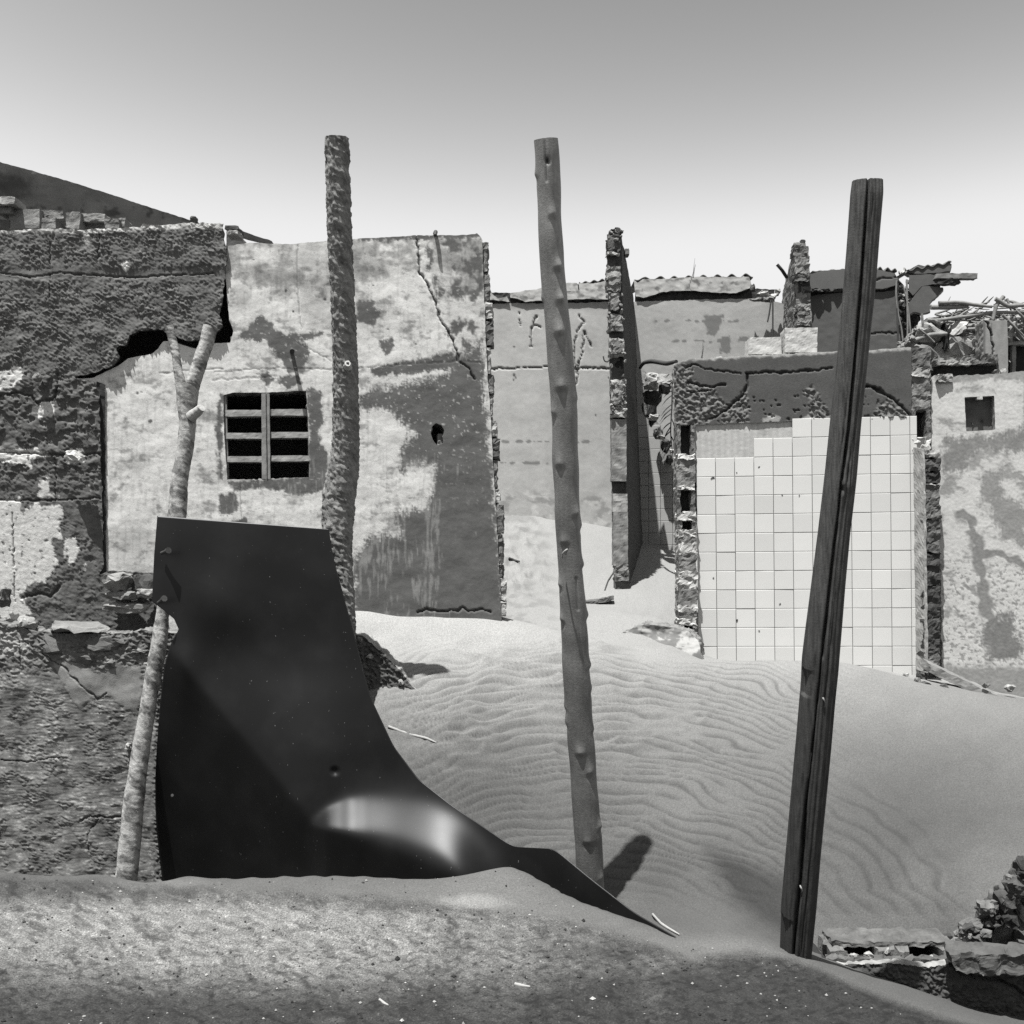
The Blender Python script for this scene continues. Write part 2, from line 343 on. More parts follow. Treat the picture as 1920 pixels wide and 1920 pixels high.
def tube_np(path, rad, nt=24, ns=200, disp=None, tone=.2, tonef=None, cap=True, seed=1, sq=0.0):
    """round timber along a path: control points path (n,3), radii rad; disp(theta, s, P) pushes the skin"""
    path = np.asarray(path, float); rad = np.asarray(rad, float)
    L = np.concatenate([[0], np.cumsum(np.linalg.norm(np.diff(path, axis=0), axis=1))]); s = np.linspace(0, L[-1], ns)
    def sm(v):   # smoothed interpolation
        w = np.interp(s, L, v); k = max(1, ns // (4 * len(L))); ker = np.ones(2 * k + 1) / (2 * k + 1)
        e = np.pad(w, k, mode='reflect', reflect_type='odd'); return np.convolve(e, ker, 'valid')
    P = np.stack([sm(path[:, i]) for i in range(3)], -1); R = sm(rad)
    T = np.gradient(P, axis=0); T /= np.linalg.norm(T, axis=1)[:, None]
    ref = np.array([0, -1.0, 0]) if abs(T[0] @ np.array([0, 1.0, 0])) < .9 else np.array([1.0, 0, 0])
    A = np.cross(T, ref); A /= np.linalg.norm(A, axis=1)[:, None]; B = np.cross(A, T)   # B ~ ref : towards the camera
    th = np.linspace(0, 2 * np.pi, nt, endpoint=False)
    TH, S = np.meshgrid(th, s); r = np.repeat(R[:, None], nt, 1)
    if sq: r = r * (1 + sq * (np.cos(4 * TH) ) )
    PP = P[:, None, :] + r[..., None] * (np.cos(TH)[..., None] * B[:, None, :] + np.sin(TH)[..., None] * A[:, None, :])
    dd = disp(TH, S, PP.reshape(-1, 3)) if disp else 0 * TH
    r2 = r + dd
    PP = P[:, None, :] + r2[..., None] * (np.cos(TH)[..., None] * B[:, None, :] + np.sin(TH)[..., None] * A[:, None, :])
    V = PP.reshape(-1, 3); i, j = np.meshgrid(np.arange(nt), np.arange(ns - 1)); i = i.ravel(); j = j.ravel(); i2 = (i + 1) % nt
    Q = np.stack([j * nt + i, j * nt + i2, (j + 1) * nt + i2, (j + 1) * nt + i], -1)
    Tn = tonef(TH, S, V).ravel() if tonef else np.full(len(V), tone)
    tris = []
    if cap:
        for row, fl in ((0, False), (ns - 1, True)):
            ring = V[row * nt:(row + 1) * nt]; c0 = len(V); inner = ring.mean(0) + (ring - ring.mean(0)) * .55
            V = np.concatenate([V, ring, inner, [ring.mean(0)]]); Tn = np.concatenate([Tn, np.full(2 * nt + 1, min(.5, float(np.mean(Tn)) * 1.6))])
            a = np.arange(nt); b = (a + 1) % nt
            q = np.stack([c0 + a, c0 + b, c0 + nt + b, c0 + nt + a], -1); t3 = np.stack([c0 + nt + a, c0 + nt + b, np.full(nt, c0 + 2 * nt)], -1)
            if not fl: q = q[:, ::-1]; t3 = t3[:, ::-1]
            Q = np.concatenate([Q, q]); tris.append(t3)
    return V, Q[:, ::-1], Tn, (np.concatenate(tris)[:, ::-1] if tris else None)
def tube(name, path, rad, **k):
    V, Q, T, t3 = tube_np(path, rad, **k); return mesh_np(name, V, Q, T, t3)

# ------------------------------------------------------------------ sand
CP = [ # (column, row, distance) seen on the sand
 (-500,1900,3.0),(0,1920,3.2),(480,1925,3.2),(960,1920,3.2),(1440,1945,3.2),(1920,2085,3.25),(1700,2010,3.25),(2500,2000,3.2),
 (240,1780,3.85),(700,1785,3.85),(1150,1800,3.85),(1350,1840,3.75),
 (-400,1640,4.7),(0,1638,4.7),(130,1645,4.7),(180,1640,4.75),(240,1650,4.7),(300,1656,4.7),(350,1643,4.75),(400,1650,4.75),(560,1654,4.75),(700,1660,4.75),(850,1660,4.7),(905,1642,4.65),(960,1626,4.6),(1010,1650,4.55),(1060,1680,4.5),(1115,1703,4.47),(1170,1722,4.45),
 (1270,1758,4.4),(1345,1752,4.4),(1400,1760,4.35),(1480,1790,4.2),(1600,1846,4.05),(1800,1914,3.95),(1920,1940,3.9),(2300,2010,3.9),
 (960,1720,4.15),(1240,1812,4.0),
 # hollow behind the crest
 (100,1720,5.2),(400,1725,5.2),(700,1730,5.15),(950,1690,5.1),(1115,1715,5.15),(1060,1620,5.3),(1200,1655,5.3),(1300,1690,5.0),(1360,1712,4.9),(1470,1772,4.92),
 (1560,1759,5.1),(1700,1762,5.1),(1800,1756,5.12),(1540,1790,4.85),(1700,1850,4.6),(1950,1720,5.2),(0,1720,5.8),(400,1720,5.8),(560,1480,5.72),(480,1620,5.7),
 # long slope
 (1000,1560,5.45),(1100,1500,5.6),(900,1500,5.5),(850,1440,5.55),(775,1325,5.72),(720,1338,5.7),(640,1365,5.7),(800,1400,5.6),(1000,1350,5.95),(1000,1250,6.25),(800,1215,6.25),(700,1190,6.25),
 (690,1142,6.45),(620,1160,6.35),(600,1230,6.1),(800,1152,6.52),(900,1160,6.57),(945,1164,6.6),(1010,1174,6.7),(1050,1184,6.8),(1110,1196,6.85),
 (1200,1500,5.65),(1290,1590,5.32),(1340,1640,5.2),(1420,1705,5.12),(1440,1650,5.3),(1300,1450,5.8),(1300,1330,6.3),(1180,1230,6.8),(1250,1222,7.0),
 (1320,1237,7.2),(1420,1238,7.2),(1500,1240,7.2),(1570,1243,7.15),(1640,1262,7.05),(1700,1284,7.0),(1800,1310,6.9),(1920,1330,6.8),(2200,1360,6.7),
 (1500,1450,5.95),(1500,1330,6.5),(1700,1370,6.4),(1700,1480,5.9),(1920,1420,6.2),(1900,1500,5.9),(1600,1610,5.4),(1850,1620,5.45),(1750,1690,5.2),(1920,1640,5.4),
 # behind the ridge
 (1000,1186,7.1),(1110,1205,7.2),(1200,1185,7.5),(1000,1150,7.8),(1110,1150,7.9),(1200,1152,8.1),(1260,1170,7.9),(1110,1128,8.6),(1000,1070,9.3),(1000,1010,10.2),(950,972,11.1),(1130,978,11.1),
 (1240,1120,8.8),(1260,1048,10.2),(1320,1238,7.9),(1500,1242,7.9),(1690,1262,7.9),(1760,1262,8.1),(1850,1290,8.1),(1920,1300,8.1),(2100,1310,8.2),
 (690,1120,7.2),(400,1080,7.2),(0,1100,7.2),(-600,1150,7),(400,1000,11),(0,1000,11),(-800,1000,11),(1400,1030,11),(1700,1030,11),(2200,1050,11),
 (960,960,14),(0,960,14),(1900,960,14),(-1500,1400,6),(-1500,1100,12),(3000,1100,12),(3000,1500,6)]
CPw = [W(*c) for c in CP] + [np.array(v) for v in ((-3, 1.8, .15), (0, 1.8, .15), (3, 1.8, .05), (-3, .3, .1), (0, .3, .1), (3, .3, .1))]
CPw = np.array(CPw)
def _k(r2): return r2 * np.log(np.maximum(r2, 1e-12))
def _tps(P, lam=2e-3):
    n = len(P); d2 = ((P[:, None, :2] - P[None, :, :2]) ** 2).sum(-1); K = _k(d2) + lam * np.eye(n)
    A = np.zeros((n + 3, n + 3)); A[:n, :n] = K; A[:n, n] = 1; A[:n, n + 1:] = P[:, :2]; A[n, :n] = 1; A[n + 1:, :n] = P[:, :2].T
    return np.linalg.solve(A, np.concatenate([P[:, 2], np.zeros(3)]))
_w = _tps(CPw)
def sand_base(x, y):
    x = np.asarray(x, float); y = np.asarray(y, float); z = _w[-3] + _w[-2] * x + _w[-1] * y
    for (px, py, _), w in zip(CPw, _w[:-3]): z = z + w * _k((x - px) ** 2 + (y - py) ** 2)
    return z
def crest_d(px):
    return np.interp(px, [0, 350, 700, 850, 960, 1060, 1170, 1270, 1400, 1480, 1600, 1800, 1920], [4.7, 4.75, 4.75, 4.7, 4.6, 4.5, 4.45, 4.4, 4.35, 4.2, 4.05, 3.95, 3.9])
def sand_detail(x, y, z):
    """ripples and lumps (m), and colour of the sand"""
    px = CXP + x / y * F; py = HZ + (CAMZ - z) / y * F
    front = sst(.12, -.1, y - crest_d(px))                     # 1 on the near mound
    coarse = front * sst(0, 26, py - np.interp(px, [0, 300, 420, 700, 850, 960, 1050, 1150, 1300, 1400, 1480, 1600, 1800, 1920], [1632, 1646, 1656, 1670, 1686, 1702, 1710, 1736, 1786, 1774, 1784, 1812, 1866, 1892]) + 6 * fbm(px / 60, py / 20, 3, 300))
    far = sst(6.7, 7.3, y) * sst(1330, 1290, px) + sst(7.2, 7.6, y) * sst(1290, 1330, px)
    slope = (1 - front) * (1 - np.clip(far, 0, 1))
    # wind ripples that swing round the hollow
    wx = px + 24 * fbm(px / 170, py / 70, 2, 210, .4); wy = py + 15 * fbm(px / 150, py / 60, 2, 214, .4)
    r = np.hypot((wx - 1080) * .82, wy - 2020)
    rr_ = np.linspace(0, 1400, 1401); lam_ = np.interp(rr_, [0, 300, 420, 570, 720, 840, 1000], [17, 18, 18, 15.5, 12.5, 9.5, 8]); phi = np.concatenate([[0], np.cumsum(1 / lam_)[:-1]])
    ph = 2 * np.pi * np.interp(r, rr_, phi)
    saw = .62 * np.sin(ph) + .30 * np.sin(2 * ph + .9) + .10 * np.sin(3 * ph + 1.8)          # steeper on one flank
    gate = sst(-.35, .30, fbm(px / 120, py / 45, 3, 220) + .32)
    wr = sst(640, 820, px) * sst(1650, 1440, px) * sst(1180, 1290, py) * sst(1740, 1600, py)
    wr2 = .8 * sst(1470, 1560, px + (py - 1600) * .5) * sst(1800, 1700, px - (py - 1600) * .6) * sst(1380, 1560, py) * sst(1745, 1690, py)
    lee = sst(900, 1080, px) * sst(1500, 1400, px) * sst(1560, 1620, py)
    fine = np.sin(2 * np.pi * (np.hypot((wx - 1080) * .8, wy - 2020)) / 9.5) * lee
    ph2 = 2 * np.pi * (np.hypot((wx - 1130) * .80, wy - 1960)) / 30.0; saw2 = .62 * np.sin(ph2) + .28 * np.sin(2 * ph2 + .9); gate2 = sst(-.4, .3, fbm(px / 160, py / 70, 3, 224) + .3)
    h = slope * ((.0085 * gate * wr + .0)  * saw * (y / 5.6) + .0085 * wr2 * gate2 * saw2 + .0009 * fine)
    # broader waves, scalloped, on the left and upper part of the slope
    bw = fbm(px / 130 + .9 * fbm(px / 200, py / 90, 2, 233), py / 34, 2, 230, .38); sc_ = 1 - np.abs(bw) * 2.2
    h = h + slope * .020 * sc_ * sst(690, 860, px) * sst(1480, 1200, px) * sst(1170, 1240, py) * sst(1500, 1380, py)
    h = h + slope * .006 * fbm(px / 90, py / 40, 3, 240)
    # far drifts
    h = h + np.clip(far, 0, 1) * (.05 * (1 - 2 * np.abs(fbm(px / 60 + py / 60, py / 13, 3, 250))) * sst(1060, 960, px) * sst(1150, 1090, py) + .012 * fbm(px / 60, py / 22, 3, 255))
    qx = (px * .94 + py * .34); qy = (py * .94 - px * .34)                      # ripples run down to the right
    # near mound: wind-scoured, broken ripples and footworn lumps
    a = 2 * np.pi * ((px * .28 + py) + 18 * fbm(px / 75, py / 45, 3, 262)) / 17.0
    b = fbm(px / 34, py / 15, 4, 265, .55)
    rip0 = fbm((px * .94 + py * .34) / 34 + .5 * fbm(px / 40, py / 30, 2, 311), (py * .94 - px * .34) / 11, 4, 312, .62)
    g2 = sst(-.2, .3, fbm(px / 110, py / 60, 3, 268))
    wv = np.sin(2 * np.pi * (py + .10 * px + 20 * fbm(px / 70, py / 42, 3, 331)) / 15.5) + .5 * np.sin(2 * np.pi * (py * .8 - .55 * px + 26 * fbm(px / 60, py / 50, 3, 333)) / 34)
    gw = sst(-.35, .35, fbm(px / 60, py / 34, 3, 335)); rip1 = fbm(qx / 40, qy / 13, 4, 337, .6)
    h = h + coarse * (.0009 * np.sin(2 * np.pi * (py + .20 * px + 11 * fbm(px / 52, py / 40, 2, 331)) / 15.0) * sst(-.35, .2, fbm(px / 60, py / 34, 3, 335)) * (y / 4) + .004 * fbm(px / 130, py / 30, 3, 349) + .0008 * np.sin(a) * g2 + .0050 * b * (y / 4) + .0016 * rip0 * (y / 4) + .0012 * fbm(px / 10, py / 6, 2, 271) * (y / 4))
    h = h + front * (1 - coarse) * (.0035 * np.sin(2 * np.pi * (px + 1.9 * py + 14 * fbm(px / 60, py / 30, 2, 275)) / 52) * sst(900, 500, px) * sst(350, 480, px))
    h = h - .34 * sst(1540, 1556, px) * sst(4.745, 4.77, y) * sst(5.0, 4.97, y)       # dug out inside the low block wall
    # colour: pale dry sand above, darker heavy grains sorted onto the near mound, plus painted shade
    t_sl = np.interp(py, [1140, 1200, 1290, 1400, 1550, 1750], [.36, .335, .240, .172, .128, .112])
    t_sl = t_sl * (1 - .58 * region(px, py, [(1325, 1590), (1420, 1625), (1486, 1650), (1490, 1772), (1440, 1738), (1375, 1682)], 4, 60, 26, 320, 2)) * (1 - .30 * blob(px, py, 1690, 1520, 170, 120, .25, 90, .95, 322)) * (1 + .35 * blob(px, py, 1850, 1665, 130, 75, .25, 90, .95, 323)) * (1 - .30 * blob(px, py, 930, 1500, 190, 90, .25, 90, .95, 324)) * (1 - .25 * blob(px, py, 1250, 1650, 130, 70, .25, 90, .95, 325)) * np.interp(px, [700, 1050, 1400, 1560, 1900], [1.05, 1.0, .98, .93, .86]) * (1 + .07 * fbm(px / 60, py / 30, 4, 280))  # lee hollow's shade and the dune's light and dark faces painted in
    t_sl = t_sl * (1 - .44 * np.clip(-saw, 0, 1) * gate * wr) * (1 - .42 * np.clip(-saw2, 0, 1) * gate2 * wr2)  # shade of the ripple troughs painted into the tone
    t_far = .30 * (1 - .22 * sst(.0, .35, fbm(px / 40, py / 12, 4, 285)) * sst(1080, 1000, px))
    pat = fbm(px / 150 + py / 260, py / 60, 4, 290, .6)
    zone = np.clip(.22 + .30 * pat + .75 * blob(px, py, 230, 1742, 560, 78, .25, 80, .95, 291) + .40 * blob(px, py, 660, 1775, 460, 80, .3, 80, .95, 292) + .40 * blob(px, py, 1230, 1885, 46, 40, .2, 30, .8) + .35 * blob(px, py, 1230, 1808, 40, 16, .2, 30, .8) - .42 * sst(1790, 1900, py) - .42 * sst(1712, 1675, py - .02 * px) * sst(1000, 800, px) - .22 * sst(900, 1250, px), -.12, 1)  # darker low down and at the right, partly the lens's vignetting painted in
    grain = per2(px / 2.6, py / 2.4, 314) + .8 * per2((px + py) / 6.2, (py - px * .6) / 2.8, 315)
    brk = sst(-.05, .22, per2(px / 17, py / 9, 341) + .45 * per2(px / 5, py / 3, 342))
    p1 = np.sin(2 * np.pi * (py + .20 * px + 15 * fbm(px / 58, py / 36, 3, 331)) / 15.0); lowz = sst(1715, 1830, py + .03 * px)
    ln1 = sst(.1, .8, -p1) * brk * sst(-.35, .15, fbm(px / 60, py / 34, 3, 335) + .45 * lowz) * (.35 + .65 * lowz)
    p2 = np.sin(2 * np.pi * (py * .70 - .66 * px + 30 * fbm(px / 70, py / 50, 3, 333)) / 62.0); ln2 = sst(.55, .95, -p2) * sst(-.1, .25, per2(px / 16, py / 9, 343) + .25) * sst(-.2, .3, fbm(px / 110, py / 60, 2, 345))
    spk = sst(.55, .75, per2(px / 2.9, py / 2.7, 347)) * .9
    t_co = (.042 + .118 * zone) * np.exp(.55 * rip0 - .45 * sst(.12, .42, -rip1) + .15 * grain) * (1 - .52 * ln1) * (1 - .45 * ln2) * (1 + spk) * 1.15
    t_co = t_co * np.interp(px, [0, 900, 1500, 1920], [1.05, 1.0, .9, .8])
    t_sm = np.interp(px, [0, 700, 900], [.112, .118, .14]) * (1 + .12 * fbm(px / 60, py / 20, 3, 299)) * (1 + .7 * blob(px, py, 890, 1692, 60, 14, .3, 20, .6) + .5 * blob(px, py, 300, 1660, 90, 14, .3, 20, .6))
    hid = sst(3.1, 2.7, y); t_co = mix(t_co, .085, hid)
    t_sl = t_sl * (1 + .10 * per2(px / 2.6, py / 2.4, 316)); t_sm = t_sm * (1 + .10 * per2(px / 2.6, py / 2.4, 316))
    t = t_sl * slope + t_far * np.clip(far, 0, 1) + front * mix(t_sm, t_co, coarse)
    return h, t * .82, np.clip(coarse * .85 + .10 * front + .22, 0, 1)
def sand_z(x, y):
    z = sand_base(x, y); return z + sand_detail(np.asarray(x, float), np.asarray(y, float), z)[0]
def build_sand():
    u = np.concatenate([np.linspace(-1.5, -.545, 30)[:-1], np.linspace(-.545, .545, 840), np.linspace(.545, 1.5, 30)[1:]])
    v = np.concatenate([np.exp(np.linspace(math.log(.4), math.log(3.0), 30))[:-1], np.exp(np.linspace(math.log(3.0), math.log(7.4), 520))[:-1], np.exp(np.linspace(math.log(7.4), math.log(16), 120))])
    U, Yv = np.meshgrid(u, v); X = U * np.maximum(Yv, 2.2); Z = sand_base(X.ravel(), Yv.ravel()); h, t, cg = sand_detail(X.ravel(), Yv.ravel(), Z)
    nu = len(u); j, i = np.meshgrid(np.arange(len(v) - 1), np.arange(nu - 1), indexing='ij'); j = j.ravel(); i = i.ravel()
    Q = np.stack([j * nu + i, j * nu + i + 1, (j + 1) * nu + i + 1, (j + 1) * nu + i], -1)
    me = mesh_np("sand", np.stack([X.ravel(), Yv.ravel(), Z + h], -1), Q, t, extra={"coarse": cg})
    o = part("sand", me, M_SAND); tag(o, kind="structure")
    # the plain it lies on, out to the horizon, with a gap under the modelled drift
    r = np.array([0, 12, 40, 200, 900]); V = []; Q = []; a = np.linspace(0, 2 * np.pi, 49)[:-1]
    for rr in r[1:]:
        for t_ in a: V.append((rr * math.cos(t_), rr * math.sin(t_), -.75 if rr > 12 else -.8))
    V.append((0, 0, -.8)); n = len(a)
    for k in range(len(r) - 2):
        for q in range(n): Q.append((k * n + q, (k + 1) * n + q, (k + 1) * n + (q + 1) % n, k * n + (q + 1) % n))
    T3 = [(q, (q + 1) % n, len(V) - 1) for q in range(n)]
    me = mesh_np("ground", V, Q, np.full(len(V), .12), T3); tag(part("ground", me, M_SAND), kind="structure")
build_sand()

# ------------------------------------------------------------------ plastered wall with the lattice window
PM = Plane(190, 6.10, 945, 6.60)
def mid_tone(x, y):
    n1 = fbm(x / 70, y / 50, 5, 400, .6); n2 = fbm(x / 16, y / 10, 4, 405, .62); nv = fbm(x / 7, y / 60, 4, 410, .6)
    t = .70 + .06 * n2 + .03 * fbm(x / 3, y / 3, 2, 411)
    mott = sst(.02, .42, n1 + .35 * n2 + .38 * sst(620, 480, y) - .12)        # thin worn paint, mostly high up
    t = mix(t, .34 + .07 * n2, .75 * mott)
    t = t * (1 - .16 * sst(.0, .5, nv + .4 * n1)); dirt = sst(.12, .5, n2 + .5 * n1)
    t = t * (1 - .28 * dirt)
    t = t * (1 - .30 * np.clip(sum(blob(x, y, cx, cy, rx, ry, .5, 22, .75, 420 + k) for k, (cx, cy, rx, ry) in enumerate(
        [(580, 505, 45, 40), (485, 515, 28, 18), (600, 560, 30, 50), (690, 495, 26, 22), (250, 1030, 45, 45), (690, 590, 26, 30), (255, 870, 22, 18), (500, 900, 90, 14), (455, 560, 20, 20)])), 0, 1))
    G = np.zeros(len(x))
    big = [(672, 742), (709, 728), (800, 712), (842, 702), (868, 660), (905, 640), (905, 690), (950, 1175), (660, 1175), (664, 1046), (700, 1000), (750, 1008), (738, 962), (800, 952), (816, 905), (815, 872), (772, 866), (752, 882), (748, 850), (775, 815), (766, 798), (735, 783), (716, 762), (690, 770), (672, 764)]
    G = np.maximum(G, region(x, y, big, 9, 24, 7, 430, 5, 9))
    upper = [(800, 436), (912, 436), (912, 660), (850, 660), (838, 600), (824, 565), (808, 520), (803, 470)]
    G = np.maximum(G, region(x, y, upper, 8, 22, 7, 436, 5, 8) * (1 - .85 * sst(.0, .32, fbm(x / 34, y / 40, 4, 437, .6) + .22)))
    for k, p in enumerate([[(445, 636), (486, 592), (500, 600), (530, 626), (604, 624), (598, 634), (545, 640), (532, 672), (518, 668), (500, 640)],
                           [(528, 640), (572, 640), (580, 668), (568, 700), (540, 700), (526, 672)],
                           [(578, 728), (600, 732), (606, 790), (596, 815), (614, 850), (612, 900), (580, 896)],
                           [(428, 904), (500, 900), (612, 888), (620, 918), (560, 930), (500, 915), (440, 922)],
                           [(414, 930), (440, 924), (448, 944), (440, 962), (428, 968), (412, 964)],
                           [(430, 980), (460, 968), (470, 990), (430, 990)],
                           [(670, 560), (700, 566), (714, 590), (700, 612), (670, 604)], [(712, 640), (735, 632), (742, 650), (722, 668)],
                           [(480, 700), (500, 694), (516, 712), (500, 722)], [(524, 706), (560, 700), (566, 720), (540, 728), (524, 722)],
                           [(690, 690), (770, 676), (850, 662), (860, 690), (780, 700), (700, 706)], [(430, 742), (416, 760), (418, 900), (410, 900), (404, 800), (412, 740)],
                           [(664, 440), (905, 436), (905, 446), (780, 450), (672, 452)]]):
        G = np.maximum(G, region(x, y, p, 5, 15, 2.6, 440 + 3 * k, 5, 2.5))
    # paint left in flecks and streaks on the bare render
    fleck = sst(.40, .60, fbm(x / 9, y / 7, 4, 470, .6) + .28 * fbm(x / 60, y / 40, 3, 474)) * sst(1000, 800, y)
    strk = sst(.12, .5, nv + .35 * fbm(x / 40, y / 60, 3, 476) + .55 * blob(x, y, 800, 910, 22, 60, .3, 20, .8) + .5 * blob(x, y, 808, 1070, 14, 80, .35, 20, .8) + .35 * blob(x, y, 715, 1050, 40, 60, .3, 30, .9)
               + .22 * blob(x, y, 770, 930, 60, 60, .4, 30, .9) - .3 * sst(800, 840, x) - .06) * sst(840, 880, y)
    grey = .122 * (1 + .14 * fbm(x / 30, y / 24, 4, 480) + .07 * fbm(x / 4, y / 4, 2, 484))
    grey = mix(grey, .30, .62 * strk); grey = mix(grey, .5, .8 * fleck)
    t = mix(t, grey, G)
    for k, (cx, cy, r) in enumerate([(609, 561, 3), (536, 545, 3), (550, 584, 2.5), (282, 790, 4.5), (258, 737, 3), (265, 735, 2), (355, 802, 3), (700, 535, 2), (475, 487, 2), (780, 645, 2), (727, 617, 2)]):
        t = t * (1 - .85 * blob(x, y, cx, cy, r, r * .8, .3, 6, .3, 490 + k))
    for p, w in MCR: t = mix(t, .04, .85 * line(x, y, p, max(w, 1.5), 3, 14, 31, .4) * (1 if w > 2 else .5))
    return t * (1 + .05 * fbm(x / 2.4, y / 2.4, 2, 498))
MCR = [([(780, 436), (785, 480), (788, 512), (805, 538), (816, 566), (826, 600), (846, 632), (857, 660), (858, 676), (880, 692), (890, 712)], 2.4),
       ([(400, 698), (520, 690), (622, 694)], 1.0), ([(672, 690), (800, 680), (858, 677), (905, 680)], 1.3), ([(400, 712), (520, 706)], .9), ([(558, 460), (556, 520), (562, 590), (565, 618)], .9),
       ([(783, 1148), (800, 1143), (830, 1146), (858, 1145), (868, 1140), (880, 1145), (905, 1141), (920, 1148)], 2.6), ([(452, 910), (452, 970)], .9), ([(497, 706), (499, 736)], .8),
       ([(918, 640), (905, 700), (906, 760)], 1.0), ([(552, 640), (606, 668), (622, 676)], .7), ([(300, 700), (380, 694), (420, 692)], .8)]
def mid_disp(x, y):
    t = mid_tone(x, y); h = .004 * fbm(x / 60, y / 50, 3, 500) + .0006 * fbm(x / 8, y / 7, 3, 503) + .0009 * np.clip((t - .12) / .5, 0, 1)
    for p, w in MCR: h = h - (.012 if w > 2 else .002) * line(x, y, p, max(w, 1.5))
    h = h - .006 * sst(700, 716, 1 * y + 0 * x) * region(x, y, [(430, 636), (486, 592), (530, 625), (604, 625), (604, 640), (440, 640)], 4, 15, 2, 440)
    return h
wall = thing("plaster_wall", "stained pale plaster wall with a concrete lattice window, behind the bark-covered pole", "wall", PM.pt(560, 1160))
mid_out = [(150, 470), (330, 455), (425, 462), (470, 455), (540, 458), (610, 452), (668, 448), (720, 445), (780, 441), (860, 441), (895, 438), (903, 446), (905, 480), (908, 560), (911, 640), (914, 700), (920, 780), (924, 860), (930, 950), (935, 1050), (939, 1120), (942, 1200), (660, 1230), (150, 1230)]
win = [(419, 741), (436, 736), (500, 736), (560, 733), (574, 733), (577, 780), (580, 850), (581, 895), (540, 896), (500, 899), (426, 899), (422, 840), (419, 780)]
hole = [(810, 800), (818, 793), (828, 797), (833, 806), (830, 820), (831, 832), (820, 835), (812, 826), (808, 812)]
gash = [(128, 700), (200, 672), (228, 630), (262, 606), (300, 606), (330, 618), (352, 630), (400, 615), (404, 560), (412, 520), (424, 524), (426, 560), (430, 600), (438, 622), (432, 642), (404, 644), (382, 650), (366, 654), (346, 648), (326, 640), (306, 640), (296, 654), (284, 664), (262, 668), (240, 672), (222, 686), (196, 698), (176, 708), (150, 710)]  # hollow under the coat, cut along the overhang's shadow edge to read dark
wall_part("wall", wall, M_PLASTER, PM, mid_out, step=2.0, rag=1.6, holes=[win, hole, gash], disp=mid_disp, tone=mid_tone, thick=.14, rim_tone=.20, rim_rag=.016, seed=21, hole_rag=1.0)
# broken blockwork showing along the right-hand end
rs = np.random.RandomState(4)
yy = 452.0; k = 0
while yy < 1150:
    hgt = rs.uniform(26, 60); xr = np.interp(yy, [440, 700, 950, 1150], [904, 915, 931, 941])
    c, t = pxbox(xr - 4, yy + 2, xr + rs.uniform(5, 14), min(yy + hgt, 1158) - 2, PM.d(xr) + .012, .12)
    block("block", wall, M_BRICK, c, t, nu=3, nv=8, nw=5, amp=.012, sc=.035, seed=600 + k, tone=rs.choice([.10, .16, .34]), tvar=.7); yy += hgt; k += 1
# lattice window: two stacks of slats
lat = part("lattice_window", mesh_np("lattice_window", *grid_box([PM.pt(491, 898), PM.pt(507, 898), PM.pt(505, 737), PM.pt(490, 737)], -PM.n * .09, nu=3, nv=20, nw=3, amp=.002, sc=.05, seed=8, tone=.26, tvar=.3)[:2], grid_box([PM.pt(491, 898), PM.pt(507, 898), PM.pt(505, 737), PM.pt(490, 737)], -PM.n * .09, nu=3, nv=20, nw=3, amp=.002, sc=.05, seed=8, tone=.26, tvar=.3)[2], smooth=False), M_PLASTER, wall)
def on(px, py, back=0.0): return PM.pt(px, py) - PM.n * back
for k, (x0, x1) in enumerate([(421, 492), (506, 579)]):
    for q, (ya, yb) in enumerate([(768, 780), (811, 822), (855, 866)]):
        s = -1.5 * k
        block("slat", lat, M_PLASTER, [on(x0 + q, yb + s, .012), on(x1 + q, yb + s, .012), on(x1 + q, ya + s, .012), on(x0 + q, ya + s, .012)], -PM.n * .085, nu=12, nv=3, nw=3, amp=.0022, sc=.04, seed=610 + 7 * k + q, tone=.34, tvar=.25)
for k, (x0, x1, lean) in enumerate([(419, 424, 4), (576, 583, 4)]):
    block("jamb", lat, M_PLASTER, [on(x0 + lean, 898, .015), on(x1 + lean, 898, .015), on(x1, 736, .015), on(x0, 736, .015)], -PM.n * .09, nu=3, nv=16, nw=3, amp=.002, sc=.05, seed=640 + k, tone=.24)
block("seam", lat, M_IRON, [on(500, 897, -.004), on(501.5, 897, -.004), on(499.5, 738, -.004), on(498, 738, -.004)], -PM.n * .006, nu=1, nv=12, nw=1, amp=.002, sc=.03, seed=646, tone=.05)
# the dark room behind the lattice and the pipe hole (roofed, closed)
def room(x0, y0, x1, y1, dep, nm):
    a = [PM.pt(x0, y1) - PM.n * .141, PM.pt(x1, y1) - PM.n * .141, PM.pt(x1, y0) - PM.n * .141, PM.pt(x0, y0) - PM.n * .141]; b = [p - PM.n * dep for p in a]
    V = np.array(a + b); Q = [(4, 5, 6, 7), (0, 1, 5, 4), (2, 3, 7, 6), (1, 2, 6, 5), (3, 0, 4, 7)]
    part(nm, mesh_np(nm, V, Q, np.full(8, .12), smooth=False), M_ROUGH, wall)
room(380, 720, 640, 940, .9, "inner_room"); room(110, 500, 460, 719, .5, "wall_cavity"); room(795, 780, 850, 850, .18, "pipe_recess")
block("pipe_stub", wall, M_ROUGH, [on(821, 834, .03), on(831, 834, .03), on(830, 812, .03), on(822, 812, .03)], -PM.n * .05, nu=3, nv=8, nw=2, amp=.004, sc=.02, seed=650, tone=.2)
tap = part("iron_peg", tube("iron_peg", [on(547, 660, .01), on(547, 658, -.05), on(548, 664, -.085)], [.012, .012, .015], nt=10, ns=14), M_IRON, wall)
part("iron_peg", tube("iron_peg", [on(816, 436, .02), on(816, 437, -.03), on(814, 446, -.05)], [.012, .013, .011], nt=10, ns=12), M_IRON, wall)

